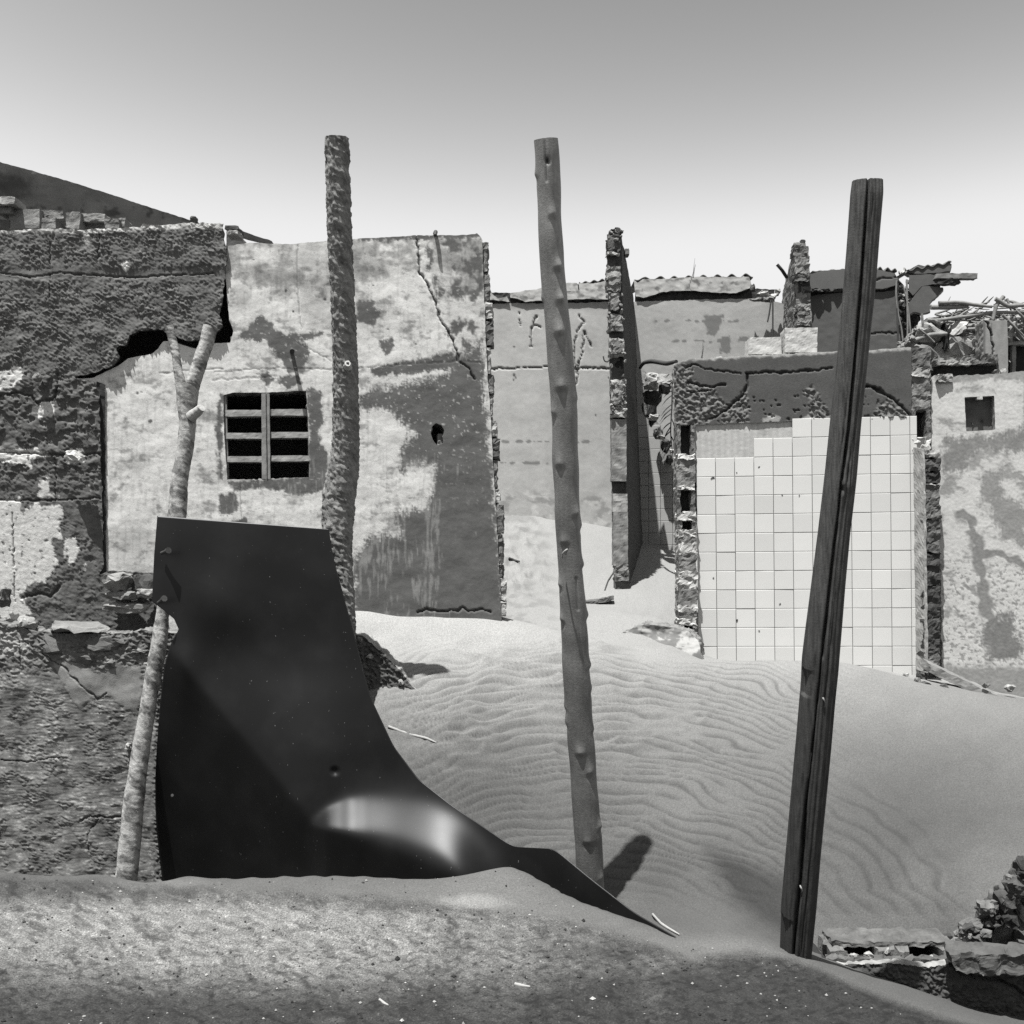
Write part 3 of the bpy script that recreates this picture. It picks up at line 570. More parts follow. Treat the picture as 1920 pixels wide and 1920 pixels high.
# ------------------------------------------------------------------ near wall on the left
PA = Plane(190, 6.076, 945, 6.574)
ACR = [([(0, 512), (60, 520), (110, 512), (250, 520), (400, 512)], 1.6), ([(93, 455), (94, 560)], 1.0), ([(188, 440), (182, 490)], 1.2), ([(0, 848), (60, 850), (100, 853), (185, 850)], 2.6), ([(0, 938), (100, 938), (188, 934)], 1.6), ([(105, 860), (104, 936)], 1.2),
       ([(0, 742), (30, 736), (60, 742), (70, 756), (100, 748), (108, 730), (108, 700)], 3.0), ([(40, 1120), (70, 1112), (96, 1118), (110, 1100)], 4), ([(24, 960), (26, 1060), (28, 1130)], 1.2)]
def a_masks(x, y):
    up = sst(6, -6, y - np.interp(x, [0, 60, 110, 190, 300], [690, 700, 712, 712, 760]) - 8 * fbm(x / 20, y / 20, 3, 520))
    white = np.zeros(len(x))
    for k, p in enumerate([[(-20, 940), (36, 934), (40, 960), (66, 944), (84, 950), (112, 946), (118, 966), (112, 1000), (118, 1010), (96, 1010), (104, 1040), (110, 1060), (84, 1090), (50, 1098), (44, 1150), (22, 1150), (-20, 1120)],
                           [(-20, 700), (40, 690), (44, 704), (20, 730), (-20, 736)], [(-20, 843), (60, 840), (90, 848), (92, 856), (60, 862), (60, 880), (50, 872), (-20, 862)], [(76, 900), (90, 898), (96, 920), (110, 930), (72, 936)],
                           [(70, 764), (90, 752), (104, 760), (98, 782), (72, 784)], [(124, 1010), (140, 1004), (150, 1036), (130, 1060), (118, 1040)], [(120, 846), (156, 844), (160, 866), (130, 868)], [(-20, 1130), (50, 1130), (60, 1150), (20, 1170)],
                           [(164, 908), (176, 904), (170, 920)], [(154, 1058), (162, 1056), (160, 1070)]]):
        white = np.maximum(white, region(x, y, p, 5, 11, 1.2, 530 + 2 * k))
    white = white * (1 - .9 * sst(.42, .55, fbm(x / 12, y / 10, 3, 560)))
    return up, white
def a_disp(x, y):
    up, white = a_masks(x, y)
    smooth = sst(14, 6, np.abs(y - 513 - 4 * per2(x / 60, y / 60, 5))) * .8
    ch = strokes(x, y, 50, 1.0) + .25 * chips(x, y, 52, .6); amp = .55 + .75 * sst(-.35, .35, fbm(x / 45, y / 35, 3, 563))
    lip = sst(46, 8, np.interp(x, [0, 110, 190, 218, 240, 300, 350, 404, 418], [690, 708, 700, 672, 640, 620, 642, 630, 612]) - y) * sst(200, 230, x)
    h = up * (.0115 * amp * ch * (1 - smooth) + .010 * fbm(x / 60, y / 50, 3, 565) + .006 * lip)
    lo = (1 - up); big = fbm(x / 26, y / 22, 4, 570, .55)
    plate = sst(-.05, .05, big + .2 * fbm(x / 8, y / 8, 2, 573))
    h = h + lo * (.010 * plate * sst(930, 850, y) * (1 - .6 * white) + .009 * strokes(x, y, 58, 1.2) * (1 - .8 * white) * (.35 + .65 * sst(-.1, .2, fbm(x / 40, y / 40, 3, 577))) + .003 * white + .012 * big * .6 * (1 - .7 * white))
    for p, w in ACR: h = h - .012 * line(x, y, p, w, 3, 14, 578)
    return h
def a_tone(x, y):
    up, white = a_masks(x, y)
    g = mix(.112 + .03 * fbm(x / 25, y / 25, 4, 580), .125 + .045 * fbm(x / 40, y / 30, 4, 583), up)
    g = g * (1 + .22 * fbm(x / 5, y / 4, 3, 584))
    t = mix(g, .60 + .1 * fbm(x / 8, y / 8, 3, 586), white)
    t = mix(t, .75, blob(x, y, 236, 499, 8, 8, .25, 8, .2)); t = mix(t, .5, .8 * blob(x, y, 163, 447, 6, 12, .3, 8, .3))
    t = mix(t, .6, sst(8, 2, y - np.interp(x, [0, 160, 260, 420], [432, 431, 426, 421]) - 5 * fbm(x / 16, y / 9, 3, 588) - 1) * .8)  # pale line on the top edge: its sunlit rim painted in
    for p, w in ACR: t = mix(t, .03, .7 * line(x, y, p, w * .8, 3, 14, 578))
    return t
nearw = thing("ruined_wall", "crumbling rough-rendered wall at the left edge with flaking white paint", "wall", W(100, 1660, 5.8))
a_out = [(-90, 436), (0, 433), (80, 429), (160, 431), (262, 426), (268, 420), (300, 423), (360, 418), (418, 420), (420, 440), (426, 480), (421, 520), (418, 560), (411, 592), (418, 612), (404, 628), (375, 638), (350, 640), (326, 628), (300, 618), (262, 620), (244, 630), (238, 646), (218, 652), (224, 672), (214, 684), (180, 698), (150, 704), (118, 712), (138, 708), (176, 716), (186, 738), (188, 800), (191, 900), (193, 1000), (194, 1062), (186, 1078), (210, 1070), (245, 1072), (300, 1076), (320, 1230), (-90, 1230)]
wall_part("render_coat", nearw, M_ROUGH, PA, a_out, step=1.9, rag=3.2, disp=a_disp, tone=a_tone, thick=.022, rim_tone=.05, rim_rag=.008, seed=41, back=False)
PB = Plane(0, 5.80, 945, 5.80)
def b_disp(x, y):
    h = .012 * fbm(x / 70, y / 60, 3, 700)
    scr = sst(330, 230, x) * sst(1215, 1260, y)
    patch = region(x, y, BP, 4, 20, 3, 705)
    h = h + (1 - patch) * scr * (.0075 * strokes(x * .7, y * 1.3, 62, 1.0) * sst(-.15, .25, fbm(x / 40, y / 30, 3, 701)) + .0022 * per2(x / 26, (y + 4 * per2(x / 30, y / 40, 3)) / 3.2, 709)) + .004 * patch
    top = sst(1290, 1215, y) * (1 - patch)
    h = h + .016 * chips(x, y, 66, 1.3) * top + .014 * chips(x, y, 67, 1.0) * sst(280, 300, x)
    for p, w in BCR: h = h - .010 * line(x, y, p, w, 3, 14, 712)
    return h
BP = [(100, 1240), (140, 1244), (185, 1262), (225, 1246), (262, 1250), (268, 1300), (258, 1340), (236, 1326), (200, 1306), (172, 1312), (150, 1326), (134, 1312)]
BCR = [([(40, 1200), (80, 1225), (120, 1252), (160, 1292), (182, 1312), (200, 1300)], 1.8), ([(150, 1540), (170, 1530), (200, 1534), (232, 1530)], 2.2), ([(0, 1426), (60, 1428), (110, 1420)], 1.2), ([(37, 1200), (38, 1250)], 1.2), ([(165, 1600), (166, 1560), (185, 1536)], 1.2)]
def b_tone(x, y):
    n = fbm(x / 60, y / 45, 5, 720, .6); f = fbm(x / 14, y / 5, 4, 724, .62)
    t = .16 + .08 * n + .07 * f + .05 * fbm(x / 6, y / 2.6, 3, 726, .6)
    t = t * (1 - .45 * sst(.05, .5, fbm(x / 45, y / 60, 4, 728, .55)))
    t = mix(t, .40, .7 * sst(.28, .55, f + .55 * n)); t = mix(t, .21 + .03 * fbm(x / 20, y / 20, 3, 731), region(x, y, BP, 4, 20, 2, 705))
    t = mix(t, .42, .8 * region(x, y, [(40, 1404), (90, 1416), (140, 1400), (136, 1412), (96, 1424), (50, 1428)], 4, 12, 3, 733))
    t = mix(t, .10, .8 * sst(280, 300, x)); t = mix(t, .10, .6 * sst(1215, 1200, y) * sst(40, 60, x))
    t = mix(t, .36, .7 * region(x, y, [(-20, 1190), (50, 1196), (60, 1215), (10, 1235), (-20, 1235)], 4, 12, 3, 735))
    for p, w in BCR: t = mix(t, .03, .7 * line(x, y, p, w * .8, 3, 14, 712))
    return t
b_out = [(-90, 1160), (0, 1166), (60, 1182), (110, 1188), (240, 1188), (262, 1180), (300, 1184), (420, 1190), (560, 1192), (660, 1190), (676, 1196), (690, 1212), (706, 1222), (722, 1244), (742, 1266), (758, 1286), (772, 1304), (800, 1345), (800, 1720), (-90, 1720)]
wall_part("wall_base", nearw, M_ROUGH, PB, [q for q in b_out if q[0] <= 300] and [(-90, 1160), (0, 1166), (60, 1182), (110, 1188), (240, 1188), (262, 1180), (300, 1184), (345, 1188), (345, 1720), (-90, 1720)], step=1.7, rag=4.0, disp=b_disp, tone=b_tone, thick=.17, rim_tone=.18, rim_rag=.02, seed=47)
wall_part("wall_base", nearw, M_ROUGH, PB, [(344, 1188), (420, 1190), (600, 1192), (602, 1720), (344, 1720)], step=9, rag=1, disp=b_disp, tone=b_tone, thick=.17, rim_tone=.3, seed=48)
wall_part("wall_stub", nearw, M_ROUGH, PB, [(600, 1192), (660, 1190), (680, 1192), (698, 1206), (716, 1220), (734, 1240), (754, 1262), (770, 1284), (786, 1304), (815, 1345), (815, 1480), (600, 1480)], step=2.2, rag=4.0, disp=b_disp, tone=b_tone, thick=.17, rim_tone=.3, rim_rag=.02, seed=49)
rs = np.random.RandomState(9)
for k, (x0, y0, x1, y1, d, dep, tn) in enumerate([(92, 1164, 205, 1188, 5.77, .2, .20), (60, 1186, 170, 1226, 5.785, .1, .12), (150, 1190, 238, 1222, 5.785, .1, .13), (112, 1222, 190, 1250, 5.79, .06, .13), (170, 1228, 232, 1246, 5.79, .06, .2),
        (30, 1158, 70, 1182, 5.80, .12, .3), (246, 1216, 286, 1226, 5.79, .1, .25), (190, 1074, 250, 1106, 5.95, .14, .28), (246, 1076, 292, 1128, 5.98, .12, .07), (255, 1104, 290, 1122, 5.94, .1, .28), (196, 1108, 260, 1126, 5.955, .1, .2), (200, 1126, 292, 1150, 5.965, .1, .24),
        (122, 846, 156, 868, 5.93, .06, .55), (0, 1100, 18, 1140, 5.86, .1, .12), (62, 700, 80, 716, 5.92, .07, .2), (236, 1392, 248, 1408, 5.76, .06, .35), (672, 1192, 686, 1206, 5.79, .1, .3), (688, 1222, 702, 1236, 5.78, .1, .4), (746, 1272, 758, 1286, 5.79, .08, .3), (300, 1206, 318, 1240, 5.79, .1, .3), (296, 1262, 306, 1280, 5.78, .08, .4)]):
    me = rock_mesh("stone", W((x0 + x1) / 2, (y0 + y1) / 2, d + dep * .35), (abs(x1 - x0) / F * d * 1.12, dep * 1.2, abs(y1 - y0) / F * d * 1.15), 900 + k, tn, 22)
    part("stone", me, M_BRICK, nearw)
block("jamb_shade", nearw, M_WOOD, [PM.pt(188, 1078) + PM.n * .012, PM.pt(200, 1072) + PM.n * .012, PM.pt(197, 722) + PM.n * .012, PM.pt(182, 716) + PM.n * .012], -PM.n * .01, nu=3, nv=60, nw=1, amp=.004, sc=.05, seed=799, tone=.022, tvar=.6)  # near-black strip standing in for the jamb's shadow
# dark side wall behind, with slipped blocks along its foot
PG = Plane(-60, 7.6, 372, 10.6)
gab = thing("gable_wall", "dark shaded side wall with a sloping top rising behind the rough left wall", "wall", PG.pt(100, 640))
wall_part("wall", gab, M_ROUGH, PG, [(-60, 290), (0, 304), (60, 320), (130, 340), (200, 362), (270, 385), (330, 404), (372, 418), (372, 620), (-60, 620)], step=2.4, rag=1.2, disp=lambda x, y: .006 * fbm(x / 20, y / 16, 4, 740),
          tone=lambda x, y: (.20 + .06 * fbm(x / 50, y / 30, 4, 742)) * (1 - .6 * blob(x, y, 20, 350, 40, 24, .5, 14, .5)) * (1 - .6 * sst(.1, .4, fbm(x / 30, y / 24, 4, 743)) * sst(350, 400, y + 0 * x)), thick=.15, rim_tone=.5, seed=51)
for k, (x0, y0, x1, y1, tn) in enumerate([(-14, 369, 27, 382, .3), (-10, 388, 20, 398, .2), (16, 392, 74, 428, .24), (76, 394, 118, 410, .2), (78, 408, 104, 428, .2), (124, 398, 150, 428, .25), (152, 400, 196, 414, .3), (160, 412, 200, 428, .22), (196, 410, 222, 428, .2), (222, 408, 234, 426, .26), (-10, 412, 18, 428, .12)]):
    c, t = pxbox(x0, y0, x1, y1, 6.75 + .05 * k % .2, .16)
    V, Q, T = grid_box(c, t, nu=6, nv=5, nw=3, amp=.008, sc=.06, seed=760 + k, tone=tn, tvar=.3)
    single("broken_block", mesh_np("broken_block", V, Q, T, smooth=False), M_BRICK, ["flat grey slab fragment at the frame's left edge below the dark gable", "thin dark slab fragment at the frame's left edge, lower one", "widest grey block on the left wall's top under the dark gable", "grey cap block second in the row under the dark gable", "small block propping the second cap under the dark gable",
        "narrow upright block in the row under the dark gable", "pale-capped block near the right end of the row under the gable", "chipped grey block beneath the pale-capped one under the gable", "leaning triangular block right of the chipped one under the gable", "thin upright shard at the right end of the gable row", "dark low chunk at the left edge on top of the rough wall"][k], "block", "slipped blocks on top of the left wall")
    ob = bpy.context.scene.collection.objects[-1]
slabm = rock_mesh("broken_block", W(366, 412, 6.3), (.07, .1, .035), 77, .16); single("broken_block", slabm, M_BRICK, "small peaked rock on the tip of the dark gable's slope", "block", "slipped blocks on top of the left wall")
c, t = pxbox(422, 423, 447, 430, 6.45, .12); V, Q, T = grid_box(c, t, nu=4, nv=3, nw=3, amp=.006, sc=.05, seed=790, tone=.06)
single("timber_end", mesh_np("timber_end", V, Q, T, smooth=False), M_WOOD, "dark timber end sticking out right of the rough wall's top corner", "timber")
V, Q, T = grid_box([W(424, 440, 6.42), W(446, 440, 6.42), W(446, 430, 6.42), W(424, 432, 6.42)], (0, .12, 0), nu=4, nv=3, nw=3, amp=.008, sc=.04, seed=793, tone=.3)
single("broken_block", mesh_np("broken_block", V, Q, T, smooth=False), M_BRICK, "small pale chunk under the dark timber end", "block", "slipped blocks on top of the left wall")
V, Q, T = grid_box([W(424, 462, 6.6), W(470, 460, 6.6), W(455, 448, 6.6), W(424, 434, 6.6)], (0, .1, 0), nu=6, nv=4, nw=2, amp=.004, sc=.05, seed=795, tone=.10)
single("fallen_slab", mesh_np("fallen_slab", V, Q, T, smooth=False), M_ROUGH, "dark triangular slab leaning behind the rough wall's top corner", "slab")
V, Q, T = grid_box([W(444, 440, 6.75), W(510, 458, 7.3), W(510, 452, 7.3), W(444, 430, 6.75)], (0, .06, 0), nu=8, nv=2, nw=2, amp=.004, sc=.05, seed=797, tone=.16)
single("roof_batten", mesh_np("roof_batten", V, Q, T, smooth=False), M_WOOD, "thin sloping batten between the rough wall and the plaster wall's top", "batten")

# ------------------------------------------------------------------ back wall of the roofless room, with its cracked ring beam
PK = Plane(900, 11.2, 1480, 10.5)
bw = thing("room_wall", "far pale wall of the roofless room with a cracked ring beam, behind the knotty pole", "wall", PK.pt(1030, 990))
KCR = [([(920, 692), (960, 690), (1030, 688), (1146, 692)], 1.6), ([(1085, 590), (1095, 605), (1082, 620), (1076, 660), (1080, 700), (1084, 690), (1092, 660), (1096, 620), (1108, 650)], 1.6), ([(974, 586), (976, 610)], 1.2), ([(996, 650), (995, 620), (1006, 592)], 1.6), ([(1000, 610), (1014, 612)], 1.5), ([(1080, 720), (1086, 690)], 1.5)]
def k_tone(x, y):
    n = fbm(x / 60, y / 40, 4, 800, .55); t = .42 + .07 * n + .03 * fbm(x / 10, y / 8, 3, 803)
    t = t * np.interp(x, [920, 1180, 1460], [1.0, .95, .86])
    for yy, a, b in ((828, 920, 1110), (868, 930, 1030), (602, 1225, 1390), (640, 1250, 1370)):
        t = mix(t, .16, .9 * sst(1.0, .4, np.abs(y - yy - 2 * per2(x / 20, y / 20, 806)) / np.maximum(.2, 4.5 * sst(-.15, .3, per2(x / 14 + yy, y / 40, 807)))) * sst(a - 3, a + 6, x) * sst(b + 3, b - 6, x))
    for k, p in enumerate([[(1320, 592), (1355, 590), (1352, 606), (1340, 630), (1326, 625), (1322, 604)], [(1350, 634), (1368, 630), (1370, 664), (1350, 662)], [(1386, 632), (1405, 632), (1404, 640), (1384, 640)]]):
        t = mix(t, .17, region(x, y, p, 4, 10, 1.5, 810 + k))
    low = sst(905, 935, y); t = mix(t, .22, .7 * low * sst(.02, .4, fbm(x / 30, y / 22, 4, 815))); t = mix(t, .6, .6 * low * sst(.15, .45, fbm(x / 26, y / 18, 4, 818)))
    t = mix(t, .24, .7 * sst(18, 8, y - 566 - 3 * per2(x / 16, y / 20, 3)) * sst(1160, 1140, x))
    for p, w in KCR: t = mix(t, .04, .75 * line(x, y, p, w, 3, 12, 820))
    for k, (cx, cy, r) in enumerate([(964, 703, 3), (967, 708, 2), (963, 712, 2), (1117, 778, 2), (1141, 708, 2), (964, 650, 2)]): t = t * (1 - .8 * blob(x, y, cx, cy, r, r, .2, 8, .3, 830 + k))
    return t
wall_part("wall", bw, M_PLASTER, PK, [(900, 572), (960, 568), (1030, 569), (1150, 566), (1188, 566), (1300, 562), (1400, 560), (1456, 566), (1470, 570), (1470, 690), (1480, 1060), (900, 1060)], step=2.2, rag=1.8,
          disp=lambda x, y: .0022 * fbm(x / 50, y / 50, 2, 835) + .0006 * fbm(x / 8, y / 8, 2, 838) - .02 * sum(line(x, y, p, w, 3, 12, 820) for p, w in KCR), tone=k_tone, thick=.15, rim_tone=.5, seed=61)
def beam_tone(s): return lambda x, y: .42 + .10 * fbm(x / 26, y / 16, 4, s, .6) - .22 * sst(.15, .4, fbm(x / 18, y / 12, 4, s + 4)) - .3 * line(x, y, [(1300, 515), (1292, 540), (1296, 548)], 1.6)
for k, p in enumerate([[(900, 540), (918, 546), (932, 560), (950, 556), (956, 566), (920, 562), (900, 562)], [(957, 550), (985, 545), (1016, 540), (1028, 540), (1030, 562), (985, 566), (970, 560), (957, 558)], [(1050, 532), (1083, 530), (1085, 546), (1060, 546)], [(1086, 531), (1110, 532), (1138, 526), (1146, 526), (1146, 562), (1100, 560), (1064, 562), (1052, 548), (1086, 545)],
        [(1188, 524), (1196, 530), (1204, 524), (1260, 522), (1300, 519), (1340, 519), (1404, 519), (1409, 530), (1406, 540), (1380, 550), (1330, 548), (1290, 544), (1240, 548), (1212, 558), (1192, 556)]]):
    wall_part("beam_segment", bw, M_PLASTER, Plane(900, 11.17, 1480, 10.47), p, step=2.0, rag=1.5, disp=lambda x, y: .004 * fbm(x / 16, y / 10, 3, 845), tone=beam_tone(850 + k), thick=.17, rim_tone=.12, rim_rag=.02, seed=70 + k)
# dark broken underside of the beam: rubble fill between beam and wall
rs = np.random.RandomState(14)
for k in range(26):
    x = 920 + 540 * k / 26 + rs.uniform(-6, 6)
    if 1145 < x < 1192: continue
    y = np.interp(x, [920, 1140, 1200, 1420, 1460], [565, 563, 560, 556, 556]); d = float(PK.d(x)) + .08
    part("filling_stone", rock_mesh("filling_stone", W(x, y, d), (.15, .12, .05), 1000 + k, .08 if k % 3 else .2, 14), M_BRICK, bw)
for k, (x, y, s, tn) in enumerate([(1432, 550, (.12, .1, .05), .5), (1447, 556, (.1, .1, .07), .55), (1420, 562, (.18, .1, .04), .22), (1440, 562, (.16, .1, .05), .2), (1458, 548, (.06, .06, .08), .3), (1412, 540, (.06, .1, .1), .08)]):
    part("filling_stone", rock_mesh("filling_stone", W(x, y, 10.4), s, 1060 + k, tn, 16), M_BRICK, bw)
# corrugated sheet edges that lie along the beam's top
def corrugated(name, x0, x1, ya, yb, d, depth, pitch, amp, par, seed, pl=None):
    n = int((x1 - x0) / 1.6); xs = np.linspace(x0, x1, n); r = np.random.RandomState(seed)
    jag = np.array([per2(x / 13, seed, seed) for x in xs]) * 2.0
    yy = np.interp(xs, [x0, x1], [ya, yb]) + amp * np.sin((xs - x0) / pitch * 2 * np.pi) + jag
    fr = np.array([W(x, y, d if pl is None else float(pl.d(x)) - .01) for x, y in zip(xs, yy)]); bk = fr + np.array([0, depth, .02]); th = np.array([0, 0, -.012])
    V = np.concatenate([fr, bk, fr + th, bk + th]); i = np.arange(n - 1)
    Q = np.concatenate([np.stack([i, i + 1, n + i + 1, n + i], -1), np.stack([2 * n + i, 3 * n + i, 3 * n + i + 1, 2 * n + i + 1], -1), np.stack([i, 2 * n + i, 2 * n + i + 1, i + 1], -1), np.stack([n + i, n + i + 1, 3 * n + i + 1, 3 * n + i], -1)])
    part(name, mesh_np(name, V, Q, np.full(len(V), .13)), M_ROUGH, par)
corrugated("roof_sheet", 1086, 1140, 529, 524, 11.0, .5, 16, 2.4, bw, 3, PK); corrugated("roof_sheet", 1190, 1412, 522, 516, 10.6, .6, 27, 2.8, bw, 5, PK)
for x0, x1, ya, yb in ((905, 1146, 548, 572), (1190, 1452, 530, 570)):
    block("gap_backing", bw, M_BRICK, [PK.pt(x0, yb) - PK.n * .02, PK.pt(x1, yb) - PK.n * .02, PK.pt(x1, ya + (12 if x1 > 1400 else 0)) - PK.n * .02, PK.pt(x0, ya) - PK.n * .02], -PK.n * .1, nu=60, nv=6, nw=1, amp=.008, sc=.06, seed=848, tone=.04, tvar=.6)  # near-black backing so the gap under the beam reads as shade
part("hook", tube("hook", [W(1131, 668, 8.9), W(1133, 677, 8.9), W(1139, 679, 8.9), W(1144, 672, 8.95)], [.006] * 4, nt=8, ns=16), M_IRON, bw)
for k, p in enumerate([[(1300, 521), (1302, 505), (1304, 496)], [(1297, 520), (1300, 512), (1301, 500), (1303, 484)]]):
    part("wire", tube("wire", [W(x, y, 10.45) for x, y in p], [.004, .003, .002, .001][:len(p)], nt=6, ns=12), M_IRON, bw)
for k, p in enumerate([[(1446, 562), (1442, 590), (1439, 604)], [(1449, 562), (1449, 632)]]):
    part("rod", tube("rod", [W(x, y, 10.3) for x, y in p], [.008, .008, .007][:len(p)], nt=8, ns=14), M_IRON, bw)

# ------------------------------------------------------------------ middle partition, end-on
pt = thing("partition_wall", "tall narrow broken block partition seen end-on, right of the knotty pole", "wall", W(1160, 1130, 9.0))
cf = [W(1180, 1190, 9.0), W(1216, 1190, 10.85), W(1189, 566, 10.85), W(1165, 440, 9.0)]
def ptone(V, T): return T
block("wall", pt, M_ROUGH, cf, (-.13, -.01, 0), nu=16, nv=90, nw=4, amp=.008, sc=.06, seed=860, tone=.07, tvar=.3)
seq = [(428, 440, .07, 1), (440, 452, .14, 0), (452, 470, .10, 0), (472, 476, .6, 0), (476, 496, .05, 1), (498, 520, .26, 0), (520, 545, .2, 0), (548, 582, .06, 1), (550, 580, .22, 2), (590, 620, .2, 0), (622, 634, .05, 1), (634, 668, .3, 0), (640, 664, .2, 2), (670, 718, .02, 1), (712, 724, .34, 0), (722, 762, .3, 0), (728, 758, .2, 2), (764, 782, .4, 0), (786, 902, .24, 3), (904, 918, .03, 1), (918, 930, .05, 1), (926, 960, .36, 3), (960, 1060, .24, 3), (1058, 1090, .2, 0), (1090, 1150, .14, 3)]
for k, (y0, y1, tn, ty) in enumerate(seq):
    xa = np.interp(y0, [428, 470, 520, 700, 900, 1110], [1142, 1137, 1138, 1146, 1149, 1154]); w = np.interp(y0, [428, 520, 700, 1110], [24, 26, 27, 26])
    ins = {0: 0.0, 1: 5, 2: 7, 3: -1}[ty]; dd = {0: 8.93, 1: 9.0, 2: 8.92, 3: 8.95}[ty]
    c, t = pxbox(xa + ins * .6, y0, xa + w - ins * .6, y1, dd, .12)
    block("block" if ty != 3 else "plaster_patch", pt, M_BRICK if ty != 3 else M_PLASTER, c, t, nu=8, nv=max(4, int((y1 - y0) / 4)), nw=3, amp=.016 if ty != 3 else .004, sc=.05, seed=870 + k, tone=tn, tvar=.55)
rs = np.random.RandomState(31)
for k in range(16):
    x = 1150 + rs.uniform(-9, 12); y = 448 + rs.uniform(-16, 26)
    part("stone", rock_mesh("stone", W(x, y, 8.97 + rs.uniform(-.05, .08)), (rs.uniform(.04, .08), .08, rs.uniform(.03, .06)), 1100 + k, rs.choice([.06, .12, .2]), 14), M_BRICK, pt)
for k, (x, y) in enumerate([(1158, 432), (1164, 436)]): part("stone", rock_mesh("stone", W(x, y, 9.0), (.06, .07, .06), 1130 + k, .05, 14), M_BRICK, pt)
for k in range(40):
    y = rs.uniform(520, 780); xa = np.interp(y, [428, 520, 700, 1110], [1142, 1138, 1146, 1154]); x = xa + rs.choice([1, 24]) + rs.uniform(-3, 3)
    part("mortar_lump", rock_mesh("mortar_lump", W(x, y, 8.93), (.03, .05, .035), 1140 + k, rs.choice([.1, .25, .4]), 12), M_BRICK, pt)
c, t = pxbox(1172, 466, 1180, 478, 9.4, .08); block("block", pt, M_BRICK, c, t, nu=3, nv=3, nw=2, amp=.006, sc=.03, seed=895, tone=.08)
block("beam_end", pt, M_ROUGH, *pxbox(1173, 468, 1180, 476, 9.3, .1), nu=3, nv=3, nw=2, amp=.004, seed=896, tone=.2)

# ------------------------------------------------------------------ far tiled corner
def tile_mesh(w, h, t=.008, bev=.0022):
    bm = bmesh.new(); bmesh.ops.create_cube(bm, size=1.0, matrix=Matrix.Diagonal((w, t, h, 1)))
    es = [e for e in bm.edges if all(v.co.y < 0 for v in e.verts)]; bmesh.ops.bevel(bm, geom=es, offset=bev, segments=1, affect='EDGES')
    me = bpy.data.meshes.new("tile"); bm.to_mesh(me); bm.free(); me.materials.append(M_TILE); return me
def lay_tiles(parent, plane, org, size, roll, cells, seed, proud=.006, gap=.0035, matl=None):
    """one object per tile; cells = (col, row, width fraction, height fraction)"""
    r = np.random.RandomState(seed); e = plane.e * math.cos(roll) + plane.up * math.sin(roll); u = plane.up * math.cos(roll) - plane.e * math.sin(roll); meshes = {}
    for (cx, ry, wf, hf) in cells:
        key = (wf, hf)
        if key not in meshes: meshes[key] = tile_mesh(size * wf - gap, size * hf - gap)
        p = org + e * (size * (cx + wf / 2)) - u * (size * (ry + hf / 2)) + plane.n * (proud + r.uniform(-.001, .001))
        o = bpy.data.objects.new("tile", meshes[key]); C.objects.link(o); o.parent = parent; o.location = Vector(p - WL[parent.name])
        R = Matrix((Vector(e), Vector(-plane.n), Vector(u))).transposed(); R = R @ Matrix.Rotation(r.normal(0, .006), 3, 'X') @ Matrix.Rotation(r.normal(0, .006), 3, 'Z'); o.rotation_euler = R.to_euler()
        WL[o.name] = np.array(p)
PT2 = Plane(1190, 10.6, 1300, 10.45)
t2 = thing("tiled_wall", "small far grey-tiled wall with a broken stepped edge, between the partition and the white tiles", "wall", PT2.pt(1240, 1040))
f2 = [(1186, 690), (1204, 690), (1214, 705), (1216, 770), (1222, 790), (1232, 790), (1240, 812), (1248, 826), (1256, 850), (1268, 862), (1272, 880), (1286, 884), (1290, 1060), (1186, 1060)]
wall_part("wall", t2, M_ROUGH, PT2, f2, step=1.8, rag=2.5, disp=lambda x, y: .004 * fbm(x / 8, y / 8, 3, 900), tone=lambda x, y: .30 + .05 * fbm(x / 10, y / 8, 3, 902), thick=.14, rim_tone=.14, rim_rag=.02, seed=81)
M_TILE2 = mat("dull_tile", rough=.5, var=.06, vscale=9, bump=0, const=.40); _keep = M_TILE; M_TILE = M_TILE2
edge = lambda y: np.interp(y, [770, 800, 830, 860, 875, 890], [1226, 1232, 1240, 1258, 1262, 1300])
cells = []
for ry in range(13):
    for cx in range(5):
        xr = 1193 + (cx + 1) * 22.6; yt = 776 + ry * 21.4
        if xr < edge(yt + 4) + 6: cells.append((cx, ry, 1.0, 1.0))
        elif xr - 12 < edge(yt + 4): cells.append((cx, ry, .5, 1.0))
lay_tiles(t2, PT2, PT2.pt(1193, 776), .1235, .004, cells, 5); M_TILE = _keep
# broken bridge of masonry between the far tiles and the white-tiled wall
for k, (x0, y0, x1, y1, d, tn) in enumerate([(1206, 700, 1236, 735, 9.6, .36), (1228, 702, 1262, 722, 9.4, .3), (1236, 716, 1256, 740, 9.4, .06), (1206, 730, 1240, 760, 9.7, .05), (1214, 735, 1232, 800, 10.0, .04), (1214, 778, 1236, 788, 9.9, .5), (1206, 745, 1222, 790, 10.1, .3), (1232, 816, 1248, 824, 10.3, .5), (1240, 824, 1258, 850, 10.4, .06), (1226, 800, 1238, 822, 10.4, .08), (1256, 842, 1274, 850, 10.2, .55), (1248, 850, 1262, 872, 10.4, .07), (1266, 848, 1276, 880, 10.3, .6)]):
    part("stone", rock_mesh("stone", W((x0 + x1) / 2, (y0 + y1) / 2, d), ((x1 - x0) / F * d * 1.2, .16, (y1 - y0) / F * d * 1.15), 1200 + k, tn, 20), M_BRICK, t2)
part("reinforcing_bar", tube("reinforcing_bar", [W(1200, 690, 9.3), W(1206, 680, 9.2), W(1222, 677, 9.1), W(1250, 682, 8.9), W(1268, 678, 8.6)], [.014, .018, .02, .02, .016], nt=8, ns=24), M_IRON, t2)
fr = thing("dry_frond", "thin dry dark palm frond drooping in the gap left of the white-tiled wall", "frond", W(1258, 850, 9.6))
